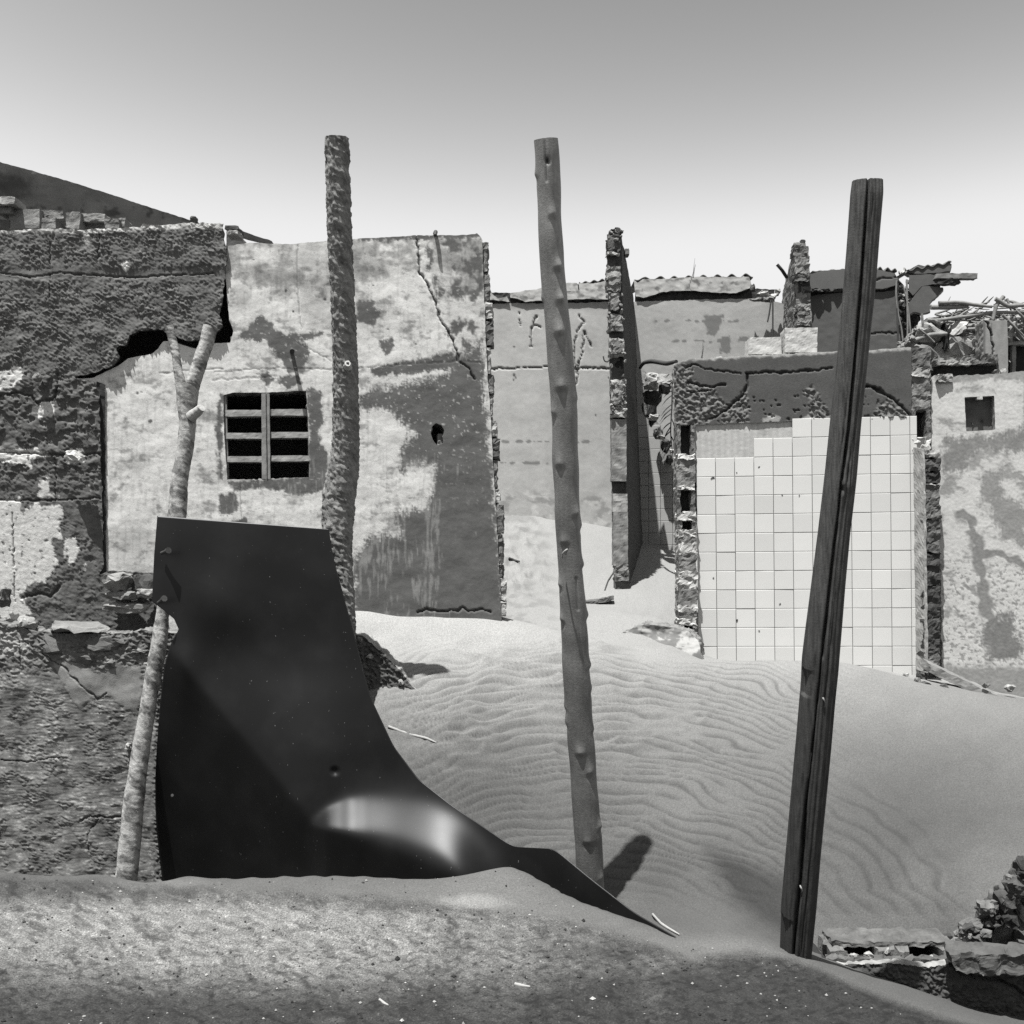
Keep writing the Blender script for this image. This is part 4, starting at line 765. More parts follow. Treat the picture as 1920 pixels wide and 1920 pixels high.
st = [W(1261, 700, 9.6), W(1260, 760, 9.6), W(1257, 810, 9.6), W(1262, 860, 9.6)]
part("stem", tube("stem", st, [.008, .007, .006, .003], nt=6, ns=20), M_IRON, fr)
rs = np.random.RandomState(8)
for k in range(15):
    y = 715 + k * 8.5; x = np.interp(y, [700, 760, 810, 860], [1261, 1260, 1257, 1262]); L_ = rs.uniform(14, 26) * (1 if k % 4 else -.5); dr = rs.uniform(14, 30)
    part("leaflet", tube("leaflet", [W(x, y, 9.6), W(x - L_ * .6, y + dr * .45, 9.57), W(x - L_, y + dr, 9.55)], [.005, .006, .001], nt=5, ns=8), M_IRON, fr)
PBK = Plane(1200, 12.2, 1300, 12.2)
single("plain_wall", mesh_np("plain_wall", *[np.array(v) for v in relief(PBK, [(1196, 676), (1290, 676), (1290, 1040), (1196, 1040)], step=4, rag=1, tone=lambda x, y: .40 + .05 * fbm(x / 20, y / 20, 3, 905), thick=.12)]), M_PLASTER, "plain grey wall glimpsed through the gap behind the dry frond", "wall")

# ------------------------------------------------------------------ white-tiled wall
PT = Plane(1300, 8.02, 1715, 7.86)
tw = thing("white_tiled_wall", "bathroom wall of square white tiles under a cracked grey concrete band, behind the split post", "wall", PT.pt(1500, 1245))
TCR = [([(1284, 690), (1300, 682), (1318, 690), (1340, 694), (1390, 700)], 1.4), ([(1400, 700), (1402, 720), (1396, 738), (1380, 752), (1362, 768), (1345, 780), (1318, 790)], 3.0), ([(1402, 700), (1430, 698), (1480, 698), (1530, 694), (1560, 690)], 2.6), ([(1290, 716), (1330, 726), (1360, 722)], 2.6), ([(1286, 735), (1340, 732)], 1.5), ([(1620, 722), (1645, 730), (1668, 744), (1690, 760), (1706, 778)], 3.2), ([(1620, 724), (1650, 728)], 2)]
def tb_rough(x, y):
    m = region(x, y, [(1262, 690), (1296, 684), (1298, 716), (1340, 730), (1360, 760), (1330, 795), (1262, 800)], 6, 16, 3, 910)
    m = np.maximum(m, region(x, y, [(1355, 770), (1400, 730), (1405, 790), (1350, 792)], 5, 14, 3, 913)); m = np.maximum(m, region(x, y, [(1505, 730), (1525, 725), (1545, 760), (1560, 785), (1520, 785), (1516, 750)], 5, 14, 3, 916))
    return np.maximum(m, region(x, y, [(1640, 770), (1665, 745), (1700, 770), (1706, 790), (1630, 790)], 5, 14, 3, 919))
def tb_disp(x, y):
    m = tb_rough(x, y); h = .002 * fbm(x / 60, y / 40, 2, 920) + m * (-.012 + .022 * chips(x, y, 70, 1.1))
    pit = sst(.46, .55, fbm(x / 11, y / 9, 3, 924)) * sst(735, 750, y); h = h - .014 * pit
    for p, w in TCR: h = h - .02 * line(x, y, p, w, 3, 14, 926)
    return h
def tb_tone(x, y):
    m = tb_rough(x, y); t = .082 + .010 * fbm(x / 40, y / 30, 4, 930) + .008 * fbm(x / 5, y / 5, 2, 931); t = mix(t, .15 + .08 * fbm(x / 8, y / 7, 3, 932), m)
    t = mix(t, .4, .8 * region(x, y, [(1430, 785), (1450, 776), (1465, 782), (1460, 790), (1430, 792)], 2, 8, 1.5, 933)); t = mix(t, .4, .8 * region(x, y, [(1500, 786), (1515, 778), (1530, 784), (1528, 792), (1500, 792)], 2, 8, 1.5, 935))
    t = mix(t, .5, .85 * sst(7, 1, y - np.interp(x, [1265, 1290, 1400, 1540, 1700], [680, 672, 667, 660, 652]) - 4 * fbm(x / 14, y / 9, 3, 937)))  # sunlit top edge painted into the band's tone
    for p, w in TCR: t = mix(t, .02, .8 * line(x, y, p, w * .8, 3, 14, 926))
    return t
wall_part("concrete_band", tw, M_ROUGH, PT, [(1264, 682), (1290, 673), (1340, 670), (1400, 667), (1480, 663), (1540, 660), (1620, 657), (1690, 652), (1709, 651), (1709, 720), (1709, 783), (1600, 786), (1480, 790), (1310, 796), (1268, 796), (1264, 740)], step=1.8, rag=2.0, disp=tb_disp, tone=tb_tone, thick=.16, rim_tone=.42, rim_rag=.012, seed=83)
PT1 = Plane(1300, 8.035, 1715, 7.875)
def cs_tone(x, y): return .46 + .05 * fbm(x / 30, y / 16, 4, 940) + .03 * np.sin(x * 2.1 + .8 * per2(x / 9, y / 30, 4)) * sst(1480, 1460, x) - .1 * blob(x, y, 1432, 812, 10, 6, .5, 6, .4)
wall_part("tile_bed", tw, M_PLASTER, PT1, [(1298, 788), (1712, 778), (1718, 1300), (1318, 1300), (1310, 1000)], step=2.4, rag=.5, disp=lambda x, y: .0012 * fbm(x / 6, y / 5, 3, 943), tone=cs_tone, thick=.14, rim_tone=.2, seed=85)
PTT = Plane(1300, 8.025, 1715, 7.865)
cells = [(c, r, 1.0, 1.0) for r in range(0, 12) for c in range(0, 11)] + [(c, -1, 1.0, 1.0) for c in range(3, 11)] + [(c, -2, 1.0, 1.0) for c in range(5, 11)] + [(11, r, .36, 1.0) for r in range(-2, 12)]
tsz = .1474
lay_tiles(tw, PTT, PTT.pt(1305.5, 859.5), tsz, .009, cells, 17, proud=.004)
for k, (x, y, r_) in enumerate([(1336, 897, 4.5), (1466, 929, 1.8), (1498, 929, 1.8), (1423, 876, 2), (1337, 1083, 2), (1382, 1163, 3), (1423, 1183, 2), (1462, 1132, 2), (1381, 886, 1.5)]):
    p = PTT.pt(x, y) + PTT.n * .010; me = rock_mesh("chip", p, (r_ * 2 / F * 8, .006, r_ * 1.7 / F * 8), 1300 + k, .02, 10); part("chip", me, M_IRON, tw)
# left pier: stack of broken hollow blocks
def pier(parent, xs, seq, d, dep, seed, w=34):
    for k, (y0, y1, tn, ty) in enumerate(seq):
        xa = xs(y0); dd = d(y0)
        if ty == 'hole':     # hollow block: two cheeks and a core painted near black as the hole's shade
            for q, (a, b) in enumerate([(0, 7), (w - 8, w)]):
                block("block", parent, M_BRICK, *pxbox(xa + a, y0, xa + b, y1, dd, dep), nu=4, nv=10, nw=4, amp=.010, sc=.04, seed=seed + k * 3 + q, tone=.16, tvar=.8)
            block("hole_shade", parent, M_BRICK, *pxbox(xa + 6, y0, xa + w - 6, y1, dd + .1, dep), nu=2, nv=4, nw=2, amp=.005, seed=seed + k, tone=.03)
        else:
            block("block" if ty == 'brick' else "mortar", parent, M_BRICK, *pxbox(xa, y0, xa + w, y1, dd - (.008 if ty == 'mortar' else 0), dep), nu=9, nv=max(4, int((y1 - y0) / 4)), nw=4, amp=.011 if ty == 'brick' else .018, sc=.05, seed=seed + k * 3, tone=tn, tvar=.5)
seqL = [(797, 858, 0, 'hole'), (852, 860, .6, 'mortar'), (858, 914, .2, 'brick'), (912, 918, .55, 'mortar'), (918, 964, 0, 'hole'), (960, 974, .4, 'mortar'), (973, 976, .6, 'mortar'), (976, 998, 0, 'hole'), (994, 1006, .5, 'mortar'), (1004, 1022, .2, 'brick'), (1020, 1040, .45, 'mortar'), (1040, 1074, .17, 'brick'), (1072, 1106, .42, 'mortar'), (1104, 1138, .18, 'brick'), (1136, 1146, .4, 'mortar'), (1144, 1162, .2, 'brick'), (1160, 1174, .5, 'mortar'), (1174, 1186, 0, 'hole'), (1184, 1240, .3, 'brick')]
pier(tw, lambda y: np.interp(y, [795, 900, 1000, 1230], [1270, 1269, 1272, 1274]), seqL, lambda y: np.interp(y, [795, 960, 1240], [8.0, 7.97, 7.84]), .18, 1400, 34)
# right pier with its plastered inner cheek
block("cheek", tw, M_PLASTER, [W(1737, 1262, 7.70), W(1713, 1252, 7.89), W(1709, 838, 7.89), W(1730, 842, 7.70)], (.02, .01, 0), nu=8, nv=80, nw=1, amp=.005, sc=.08, seed=1500, tone=.42, tvar=.35)
seqR = [(652, 690, .12, 'brick'), (690, 706, .3, 'mortar'), (704, 770, .17, 'brick'), (770, 822, 0, 'hole'), (820, 842, .6, 'mortar')]
pier(tw, lambda y: 1709, seqR, lambda y: 7.87, .18, 1520, 36)
seqR2 = [(842, 858, .3, 'brick'), (858, 884, .08, 'brick'), (884, 906, .03, 'brick'), (906, 910, .5, 'mortar'), (909, 972, .12, 'brick'), (970, 974, .4, 'mortar'), (974, 1036, .10, 'brick'), (1036, 1098, .05, 'brick'), (1098, 1160, .05, 'brick'), (1160, 1224, .06, 'brick'), (1222, 1262, .14, 'brick')]
for k, (y0, y1, tn, ty) in enumerate(seqR2):
    block("block", tw, M_BRICK, [W(1734, y1, 7.72), W(1763, y1, 7.74), W(1763, y0 + 1, 7.74), W(1731, y0 + 1, 7.72)], (.01, .2, 0), nu=8, nv=max(4, int((y1 - y0) / 4)), nw=4, amp=.016, sc=.05, seed=1560 + 3 * k, tone=tn, tvar=.6)
for k, (x, y, s, tn) in enumerate([(1742, 1250, .09, .2), (1728, 1268, .07, .1), (1752, 1262, .08, .12), (1700, 1268, .05, .3), (1690, 1274, .04, .2)]):
    d = 7.6; single("rubble_stone", rock_mesh("rubble_stone", W(x, y, d), (s * 1.3, s, s), 1600 + k, tn, 16), M_BRICK, ["pale stone at the foot of the right tile pier", "dark stone in front of the right tile pier's foot", "grey stone under the right tile pier", "small pale stone on the white floor by the tiles", "smallest stone on the white floor by the tiles"][k], "stone", "stones at the foot of the right pier")

# ------------------------------------------------------------------ wall with the niche on the right
PR = Plane(1740, 7.95, 1930, 7.85)
def r_tone(x, y):
    n = fbm(x / 45, y / 30, 5, 950, .62); f = fbm(x / 10, y / 8, 4, 953, .6); t = .56 + .08 * f
    grey = .70 * sst(.02, .48, n + .35 * f + .28 * sst(800, 830, y) * sst(960, 900, y) - .12)
    grey = np.maximum(grey, .9 * region(x, y, [(1770, 824), (1850, 818), (1930, 800), (1930, 850), (1840, 846), (1800, 892), (1770, 885)], 9, 22, 9, 955, 5, 9)); grey = np.maximum(grey, .8 * region(x, y, [(1830, 890), (1880, 880), (1880, 930), (1930, 950), (1930, 1030), (1880, 1010), (1850, 960)], 12, 24, 9, 956, 5, 9))
    grey = np.maximum(grey, .9 * line(x, y, [(1800, 960), (1816, 980), (1832, 1010), (1835, 1060), (1846, 1120), (1858, 1180), (1860, 1220)], 13, 9, 22, 957)); grey = np.maximum(grey, .9 * line(x, y, [(1832, 1034), (1870, 1040), (1900, 1052), (1930, 1062)], 10, 6, 22, 960)); grey = np.maximum(grey, .8 * line(x, y, [(1808, 1098), (1830, 1112), (1848, 1130)], 4, 4, 18, 961))
    grey = np.maximum(grey, region(x, y, [(1858, 1160), (1900, 1150), (1910, 1200), (1930, 1230), (1860, 1240), (1840, 1200)], 12, 20, 8, 963, 5, 8))
    grey = np.maximum(grey, .8 * sst(.1, .28, f + .12 * n) * sst(1000, 1080, y)); grey = np.maximum(grey, .8 * sst(1240, 1260, y + 14 * f)); grey = np.maximum(grey, .7 * region(x, y, [(1752, 700), (1930, 690), (1930, 715), (1850, 712), (1760, 722)], 6, 16, 3, 966))
    grey = np.maximum(grey, .9 * sst(1916, 1924, x + 6 * f) * sst(820, 780, y))
    return mix(t, .15 + .05 * f, .92 * np.clip(grey, 0, 1))
nw = thing("niche_wall", "stained whitewashed wall with a small square niche at the right edge", "wall", PR.pt(1840, 1290))
wall_part("wall", nw, M_PLASTER, PR, [(1745, 712), (1752, 704), (1790, 708), (1796, 704), (1880, 700), (1915, 696), (1960, 700), (1960, 1340), (1768, 1340), (1764, 1100), (1758, 900), (1746, 850)], step=1.9, rag=2.4, holes=[[(1808, 745), (1864, 742), (1866, 806), (1812, 809)]], disp=lambda x, y: .002 * fbm(x / 40, y / 40, 2, 970) + .0016 * sst(.25, .45, r_tone(x, y)) + .001 * fbm(x / 5, y / 5, 2, 971), tone=r_tone, thick=.09, rim_tone=.3, rim_rag=.005, seed=91, hole_rag=.6)
block("niche_back", nw, M_ROUGH, [PR.pt(1800, 815) - PR.n * .07, PR.pt(1875, 815) - PR.n * .07, PR.pt(1875, 735) - PR.n * .07, PR.pt(1800, 735) - PR.n * .07], -PR.n * .02, nu=10, nv=10, nw=1, amp=.003, seed=973, tone=.11, tvar=.3)
block("niche_bracket", nw, M_PLASTER, [PR.pt(1832, 749) + PR.n * .004, PR.pt(1842, 749) + PR.n * .004, PR.pt(1842, 742) + PR.n * .004, PR.pt(1832, 742) + PR.n * .004], -PR.n * .04, nu=3, nv=3, nw=1, amp=.002, seed=974, tone=.5)
for k, (x, y) in enumerate([(1829, 793), (1846, 788)]): part("bolt", rock_mesh("bolt", PR.pt(x, y) - PR.n * .062, (.022, .02, .022), 1650 + k, .02, 12), M_IRON, nw)
# slab painted near black for the rubble's shadow, and broken masonry along its top
for k, (x0, y0, x1, y1, d, dep, tn, am) in enumerate([(1756, 676, 1872, 703, 8.06, .1, .018, .006), (1758, 668, 1822, 684, 8.0, .3, .26, .014), (1820, 664, 1872, 682, 8.0, .3, .13, .014), (1760, 702, 1786, 716, 7.9, .1, .3, .012), (1872, 690, 1884, 702, 7.95, .15, .35, .014)]):
    block("capping_slab", nw, M_BRICK, *pxbox(x0, y0, x1, y1, d, dep), nu=16, nv=5, nw=5, amp=am, sc=.05, seed=980 + k, tone=tn, tvar=.5)

# ------------------------------------------------------------------ right background: second partition, dark house, brushwood
fn = thing("partition_wall", "short broken partition stub tipped by a dark stone, above the white loose blocks", "wall", W(1505, 640, 9.3))
block("wall", fn, M_ROUGH, [W(1458, 640, 10.9), W(1497, 640, 9.3), W(1490, 460, 9.3), W(1468, 545, 10.9)], (.13, .01, 0), nu=16, nv=40, nw=3, amp=.010, sc=.06, seed=1700, tone=.22, tvar=.3)
for k, (y0, y1, tn, ii) in enumerate([(455, 468, .2, 0), (466, 480, .12, 0), (480, 512, .22, 0), (512, 526, .12, -1), (526, 550, .04, 4), (538, 570, .12, 9), (570, 582, .26, 0), (580, 592, .12, 1), (592, 610, .2, 0)]):
    xa = np.interp(y0, [455, 520, 610], [1489, 1492, 1497]); w = np.interp(y0, [455, 480, 600], [22, 27, 24])
    block("block", fn, M_BRICK, *pxbox(xa + max(ii, 0), y0, xa + w, y1, 9.25 if ii < 4 else 9.3, .12), nu=7, nv=6, nw=3, amp=.014, sc=.05, seed=1710 + 3 * k, tone=tn, tvar=.5)
part("stone", rock_mesh("stone", W(1505, 454, 9.35), (.06, .06, .05), 1740, .03, 16), M_BRICK, fn)
part("rod", tube("rod", [W(1457, 496, 9.6), W(1466, 506, 9.6), W(1475, 520, 9.7)], [.016, .016, .016], nt=8, ns=10), M_IRON, fn)
G_ = "loose blocks on top of the tiled wall"
V, Q, T = grid_box([W(1404, 664, 8.05), W(1466, 664, 8.05), W(1464, 632, 8.05), W(1406, 633, 8.05)], (0, .16, 0), nu=16, nv=9, nw=4, amp=.003, sc=.05, seed=1750, tone=.55, tvar=.15)
single("loose_block", mesh_np("loose_block", V, Q, T, smooth=False), M_PLASTER, "low white oblong block lying on the tiled wall's concrete band", "block", G_)
V, Q, T = grid_box([W(1472, 660, 7.98), W(1532, 661, 7.98), W(1533, 614, 7.98), W(1472, 615, 7.98)], (.01, .18, 0), nu=16, nv=12, nw=4, amp=.0035, sc=.04, seed=1760, tone=.52, tvar=.2)
single("loose_block", mesh_np("loose_block", V, Q, T, smooth=False), M_PLASTER, "taller squarish white block standing below the partition stub", "block", G_)
# dark house wall
PD = Plane(1500, 10.2, 1800, 10.0)
dh = thing("house_wall", "dark grey house wall with a split-off roof beam, behind the top of the split post", "wall", PD.pt(1610, 660))
wall_part("wall", dh, M_PLASTER, PD, [(1515, 556), (1560, 550), (1600, 548), (1640, 549), (1672, 545), (1684, 542), (1686, 600), (1690, 660), (1690, 690), (1515, 690)], step=2, rag=1.8, disp=lambda x, y: .003 * fbm(x / 20, y / 20, 3, 1001) - .012 * line(x, y, [(1630, 627), (1650, 622), (1684, 626)], 1.6), tone=lambda x, y: (.098 + .008 * fbm(x / 30, y / 20, 3, 1003)) * (1 - .6 * line(x, y, [(1630, 627), (1650, 622), (1684, 626)], 1.6)), thick=.15, rim_tone=.35, seed=95)
wall_part("beam", dh, M_PLASTER, Plane(1500, 10.17, 1800, 9.97), [(1515, 516), (1530, 510), (1560, 506), (1600, 504), (1650, 506), (1678, 512), (1684, 524), (1680, 534), (1655, 542), (1600, 540), (1560, 546), (1530, 540), (1515, 542)], step=2, rag=1.5, disp=lambda x, y: -.01 * line(x, y, [(1620, 528), (1650, 522), (1682, 520)], 1.6), tone=lambda x, y: (.115 + .01 * fbm(x / 20, y / 20, 3, 1006)) * (1 - .7 * line(x, y, [(1620, 528), (1650, 522), (1682, 520)], 1.7)), thick=.2, rim_tone=.3, rim_rag=.015, seed=97)
corrugated("roof_sheet", 1524, 1600, 508, 504, 10.0, .4, 20, 1.6, dh, 9, PD); corrugated("roof_sheet", 1640, 1682, 502, 506, 9.95, .4, 14, 3.4, dh, 10, PD)
rs = np.random.RandomState(77)
for k in range(10):
    x = 1518 + k * 17; part("filling_stone", rock_mesh("filling_stone", W(x, 545 - .2 * k, 10.14), (.14, .1, .04), 1770 + k, .05, 12), M_BRICK, dh)
block("gap_backing", dh, M_BRICK, [PD.pt(1516, 560) - PD.n * .02, PD.pt(1686, 552) - PD.n * .02, PD.pt(1686, 520) - PD.n * .02, PD.pt(1516, 524) - PD.n * .02], -PD.n * .1, nu=40, nv=6, nw=1, amp=.008, sc=.06, seed=1788, tone=.03)  # near-black backing painted for the shade under the split-off beam
# torn end of that house: hanging plaster, roof timbers
te = thing("torn_gable", "torn dark end of the house with roof timbers jutting right over the brushwood", "ruin", W(1720, 660, 9.95))
PE = Plane(1690, 9.95, 1800, 9.75)
et = lambda s: (lambda x, y: .10 + .015 * fbm(x / 16, y / 12, 3, s))
wall_part("plaster_slab", te, M_PLASTER, PE, [(1704, 506), (1722, 496), (1740, 500), (1755, 495), (1770, 496), (1776, 491), (1785, 495), (1781, 508), (1760, 511), (1730, 513), (1704, 512)], step=1.6, rag=1.2, tone=et(1010), thick=.1, rim_tone=.12, seed=101)
wall_part("plaster_slab", te, M_PLASTER, PE, [(1704, 516), (1745, 514), (1756, 517), (1764, 521), (1752, 531), (1728, 537), (1712, 554), (1704, 545)], step=1.6, rag=1.2, tone=et(1012), thick=.1, rim_tone=.08, seed=103)
wall_part("plaster_slab", te, M_PLASTER, PE, [(1704, 570), (1716, 552), (1730, 536), (1752, 537), (1768, 539), (1769, 542), (1760, 553), (1748, 562), (1743, 570), (1744, 585), (1728, 588), (1712, 584), (1704, 590)], step=1.6, rag=1.4, tone=et(1014), thick=.08, rim_tone=.2, seed=105)
block("rafter", te, M_WOOD, [W(1753, 522, 9.8), W(1832, 522, 9.4), W(1834, 512, 9.4), W(1756, 513, 9.8)], (0, .08, 0), nu=16, nv=4, nw=2, amp=.007, sc=.08, seed=1800, tone=.13)
block("rafter", te, M_WOOD, [W(1745, 533, 9.85), W(1801, 531, 9.55), W(1797, 521, 9.55), W(1752, 523, 9.85)], (0, .08, 0), nu=12, nv=4, nw=2, amp=.012, sc=.05, seed=1804, tone=.03)
block("rafter", te, M_WOOD, [W(1740, 538, 9.9), W(1768, 534, 9.8), W(1768, 527, 9.8), W(1742, 529, 9.9)], (0, .08, 0), nu=8, nv=4, nw=2, amp=.012, sc=.05, seed=1808, tone=.03)
block("inner_wall", te, M_ROUGH, [W(1684, 690, 10.1), W(1722, 690, 10.1), W(1726, 588, 10.1), W(1684, 520, 10.1)], (0, .12, 0), nu=14, nv=36, nw=2, amp=.03, sc=.06, seed=1812, tone=.05, tvar=.8)
for k in range(22):
    x = 1686 + rs.uniform(0, 22); y = 505 + rs.uniform(0, 70); part("stone", rock_mesh("stone", W(x, y, 9.98), (.05, .05, .05), 1820 + k, .45 if y < 530 and k % 2 else rs.choice([.05, .05, .3]), 12), M_BRICK, te)
for k, p in enumerate([[(1681, 525), (1680, 555), (1684, 590), (1690, 615), (1693, 640)], [(1700, 524), (1701, 560), (1702, 610), (1701, 655)], [(1693, 535), (1699, 555), (1704, 590), (1707, 620), (1708, 640)], [(1682, 550), (1683, 600), (1684, 650)]]):
    part("hanging_wire", tube("hanging_wire", [W(x, y, 9.8) for x, y in p], [.009] * len(p), nt=7, ns=24), M_STICK if k < 3 else M_IRON, te)
corrugated("roof_sheet", 1704, 1784, 505, 490, 9.8, .35, 20, 2.6, te, 12, PE)
# brushwood heap on the broken masonry
bh = thing("brushwood_heap", "heap of dry sticks and straw over broken masonry at the right edge", "brushwood", W(1830, 690, 9.2))
def hump(x): return np.interp(x, [1700, 1740, 1800, 1860, 1890, 1920, 1960], [640, 590, 565, 565, 555, 570, 565])
rs = np.random.RandomState(55)
core = [(1690, 660), (1712, 620), (1740, 600), (1800, 590), (1860, 590), (1900, 588), (1990, 590), (1990, 720), (1690, 720)]
V, Q, T = relief(Plane(1690, 9.3, 1960, 9.1), core, step=2.4, rag=6, disp=lambda x, y: .10 * chips(x, y, 80, 3.0) + .08 * fbm(x / 30, y / 20, 3, 1020), tone=lambda x, y: .26 + .16 * fbm(x / 12, y / 8, 4, 1022) - .12 * sst(.1, .4, fbm(x / 22, y / 14, 3, 1023)), thick=.5, rim_tone=.2, rim_rag=.05, seed=111)
part("masonry_core", mesh_np("masonry_core", V, Q, T), M_BRICK, bh)
for k in range(110):
    x = rs.uniform(1735, 1935); y = hump(x) + abs(rs.normal(0, 34)) + 4; L_ = rs.uniform(14, 60); a = rs.normal(-.05, .5) if k % 3 else rs.uniform(-1.4, 1.4); d = rs.uniform(8.75, 9.15); y = min(y, 660)
    x2 = x + L_ * math.cos(a); y2 = y + L_ * math.sin(a) * .8; y2 = max(y2, 556)
    me = tube("stick", [W(x, y, d), W((x + x2) / 2, (y + y2) / 2 + rs.uniform(-4, 4), d + rs.uniform(-.06, .06)), W(x2, y2, d + rs.uniform(-.15, .15))], [rs.uniform(.005, .012)] * 2 + [.003], nt=6, ns=8); part("stick", me, M_STICK, bh)
for k, (p, r) in enumerate([([(1745, 576), (1770, 576), (1800, 575), (1815, 574)], .022), ([(1738, 600), (1752, 602), (1800, 595), (1860, 586), (1930, 586)], .016), ([(1800, 618), (1850, 616), (1900, 616)], .014), ([(1760, 568), (1800, 567), (1830, 572), (1860, 575)], .016), ([(1882, 556), (1868, 572), (1862, 600)], .018), ([(1866, 560), (1890, 574), (1930, 572)], .018), ([(1880, 590), (1900, 610), (1930, 650)], .012), ([(1716, 638), (1745, 628), (1775, 626)], .02), ([(1728, 588), (1731, 612)], .012), ([(1722, 616), (1740, 630), (1752, 642)], .008), ([(1905, 582), (1925, 600), (1940, 620)], .01), ([(1890, 600), (1930, 640)], .009)]):
    part("branch", tube("branch", [W(x, y, 8.7 - .01 * k) for x, y in p], [r] * (len(p) - 1) + [r * .8], nt=9, ns=22, disp=lambda th, s, P: (.002 * n3(P, .03, 6)).reshape(th.shape)), M_STICK, bh)
for k, (x0, y0, x1, y1, tn) in enumerate([(1718, 606, 1766, 640, .34), (1776, 604, 1812, 640, .40), (1760, 632, 1830, 668, .36), (1712, 652, 1756, 706, .14), (1812, 636, 1846, 662, .3), (1880, 596, 1900, 640, .3), (1832, 652, 1850, 672, .06), (1764, 606, 1772, 660, .03), (1738, 600, 1764, 612, .3)]):
    me = rock_mesh("masonry_chunk", W((x0 + x1) / 2, (y0 + y1) / 2, 8.75 if y1 < 690 else 8.2), ((x1 - x0) / F * 8.8 * 1.15, .25, (y1 - y0) / F * 8.8 * 1.15), 1900 + k, tn, 24); part("masonry_chunk", me, M_BRICK, bh)
cp = thing("concrete_post", "short cracked concrete post standing in the brushwood at the right edge", "post", W(1866, 700, 8.4))
PP_ = Plane(1840, 8.42, 1895, 8.40)
wall_part("shaft", cp, M_PLASTER, PP_, [(1843, 600), (1866, 601), (1888, 600), (1890, 640), (1890, 720), (1846, 720), (1844, 650)], step=1.4, rag=.8, disp=lambda x, y: -.02 * line(x, y, [(1848, 602), (1858, 622), (1862, 650), (1864, 690), (1866, 720)], 2.2, 3), tone=lambda x, y: (.26 + .05 * fbm(x / 12, y / 20, 3, 1031)) * (1 - .8 * line(x, y, [(1848, 602), (1858, 622), (1862, 650), (1864, 690), (1866, 720)], 2.4, 3)) * (1 - .5 * line(x, y, [(1860, 606), (1858, 625)], 1.4)) * (1 - .5 * sst(1850, 1845, x)), thick=.18, rim_tone=.3, seed=113)
hv = thing("dark_doorway", "dark timber-framed opening behind the right wall at the frame's edge", "opening", W(1910, 720, 9.0))
block("post", hv, M_WOOD, *pxbox(1898, 642, 1905, 720, 8.75, .06), nu=2, nv=16, nw=2, amp=.004, sc=.05, seed=1920, tone=.2)
block("lintel", hv, M_WOOD, *pxbox(1890, 640, 1960, 646, 8.74, .07), nu=12, nv=2, nw=2, amp=.004, sc=.05, seed=1922, tone=.35)
block("shade_panel", hv, M_ROUGH, *pxbox(1888, 646, 1960, 720, 8.8, .1), nu=8, nv=8, nw=1, amp=.01, sc=.1, seed=1924, tone=.015)  # solid near-black panel standing for the dark inside the opening
# floor slab, tilted board and foot rubble at the right
slab = thing("floor_board", "long tilted concrete strip half buried at the foot of the niche wall", "slab", W(1830, 1330, 7.3))
block("strip", slab, M_PLASTER, [W(1744, 1262, 7.45), W(1938, 1352, 7.0), W(1940, 1338, 7.0), W(1746, 1246, 7.45)], (0.02, .22, .03), nu=40, nv=4, nw=4, amp=.007, sc=.06, seed=1930, tone=.2, tvar=.4)
for k, (x, y, s, tn) in enumerate([(1822, 1306, .07, .5), (1836, 1312, .05, .06), (1770, 1288, .05, .1), (1885, 1318, .03, .6), (1850, 1284, .05, .2), (1893, 1290, .06, .3), (1735, 1284, .06, .08), (1718, 1276, .05, .2)]):
    single("rubble_stone", rock_mesh("rubble_stone", W(x, y, 7.2), (s * 1.4, s, s), 1940 + k, tn, 16), M_BRICK, ["pale lump on the tilted strip at right", "dark hole-like stone beside the pale lump on the tilted strip", "dark small stone below the tilted strip's upper end", "tiny white stone near the tilted strip's lower end", "grey stone above the tilted strip", "rightmost grey stone above the tilted strip", "dark stone left of the tilted strip's top", "leftmost grey stone left of the tilted strip's top"][k], "stone", "stones around the tilted strip")
V, Q, T = relief(Plane(1150, 7.5, 1325, 7.35), [(1150, 1196), (1180, 1180), (1215, 1170), (1262, 1176), (1290, 1184), (1310, 1200), (1318, 1230), (1318, 1260), (1150, 1260)], step=2, rag=3, disp=lambda x, y: .02 * fbm(x / 40, y / 20, 3, 1040) + .12 * sst(1175, 1230, y), tone=lambda x, y: .15 + .20 * sst(.05, .3, fbm(x / 22, y / 12, 4, 1042) + .5 * blob(x, y, 1296, 1210, 22, 20, .4, 10, .6)), thick=.3, rim_tone=.2, rim_rag=.02, seed=117)
single("fallen_slab", mesh_np("fallen_slab", V, Q, T), M_PLASTER, "half-buried slab with bright white plaster at the foot of the white-tiled wall's left pier", "slab")
V, Q, T = grid_box([W(1097, 1136, 8.5), W(1152, 1124, 8.5), W(1152, 1118, 8.5), W(1097, 1128, 8.5)], (0, .12, 0), nu=14, nv=3, nw=3, amp=.012, sc=.05, seed=1960, tone=.10)
single("sill_stone", mesh_np("sill_stone", V, Q, T, smooth=False), M_BRICK, "dark low sill in the sand beside the middle partition's foot", "stone")

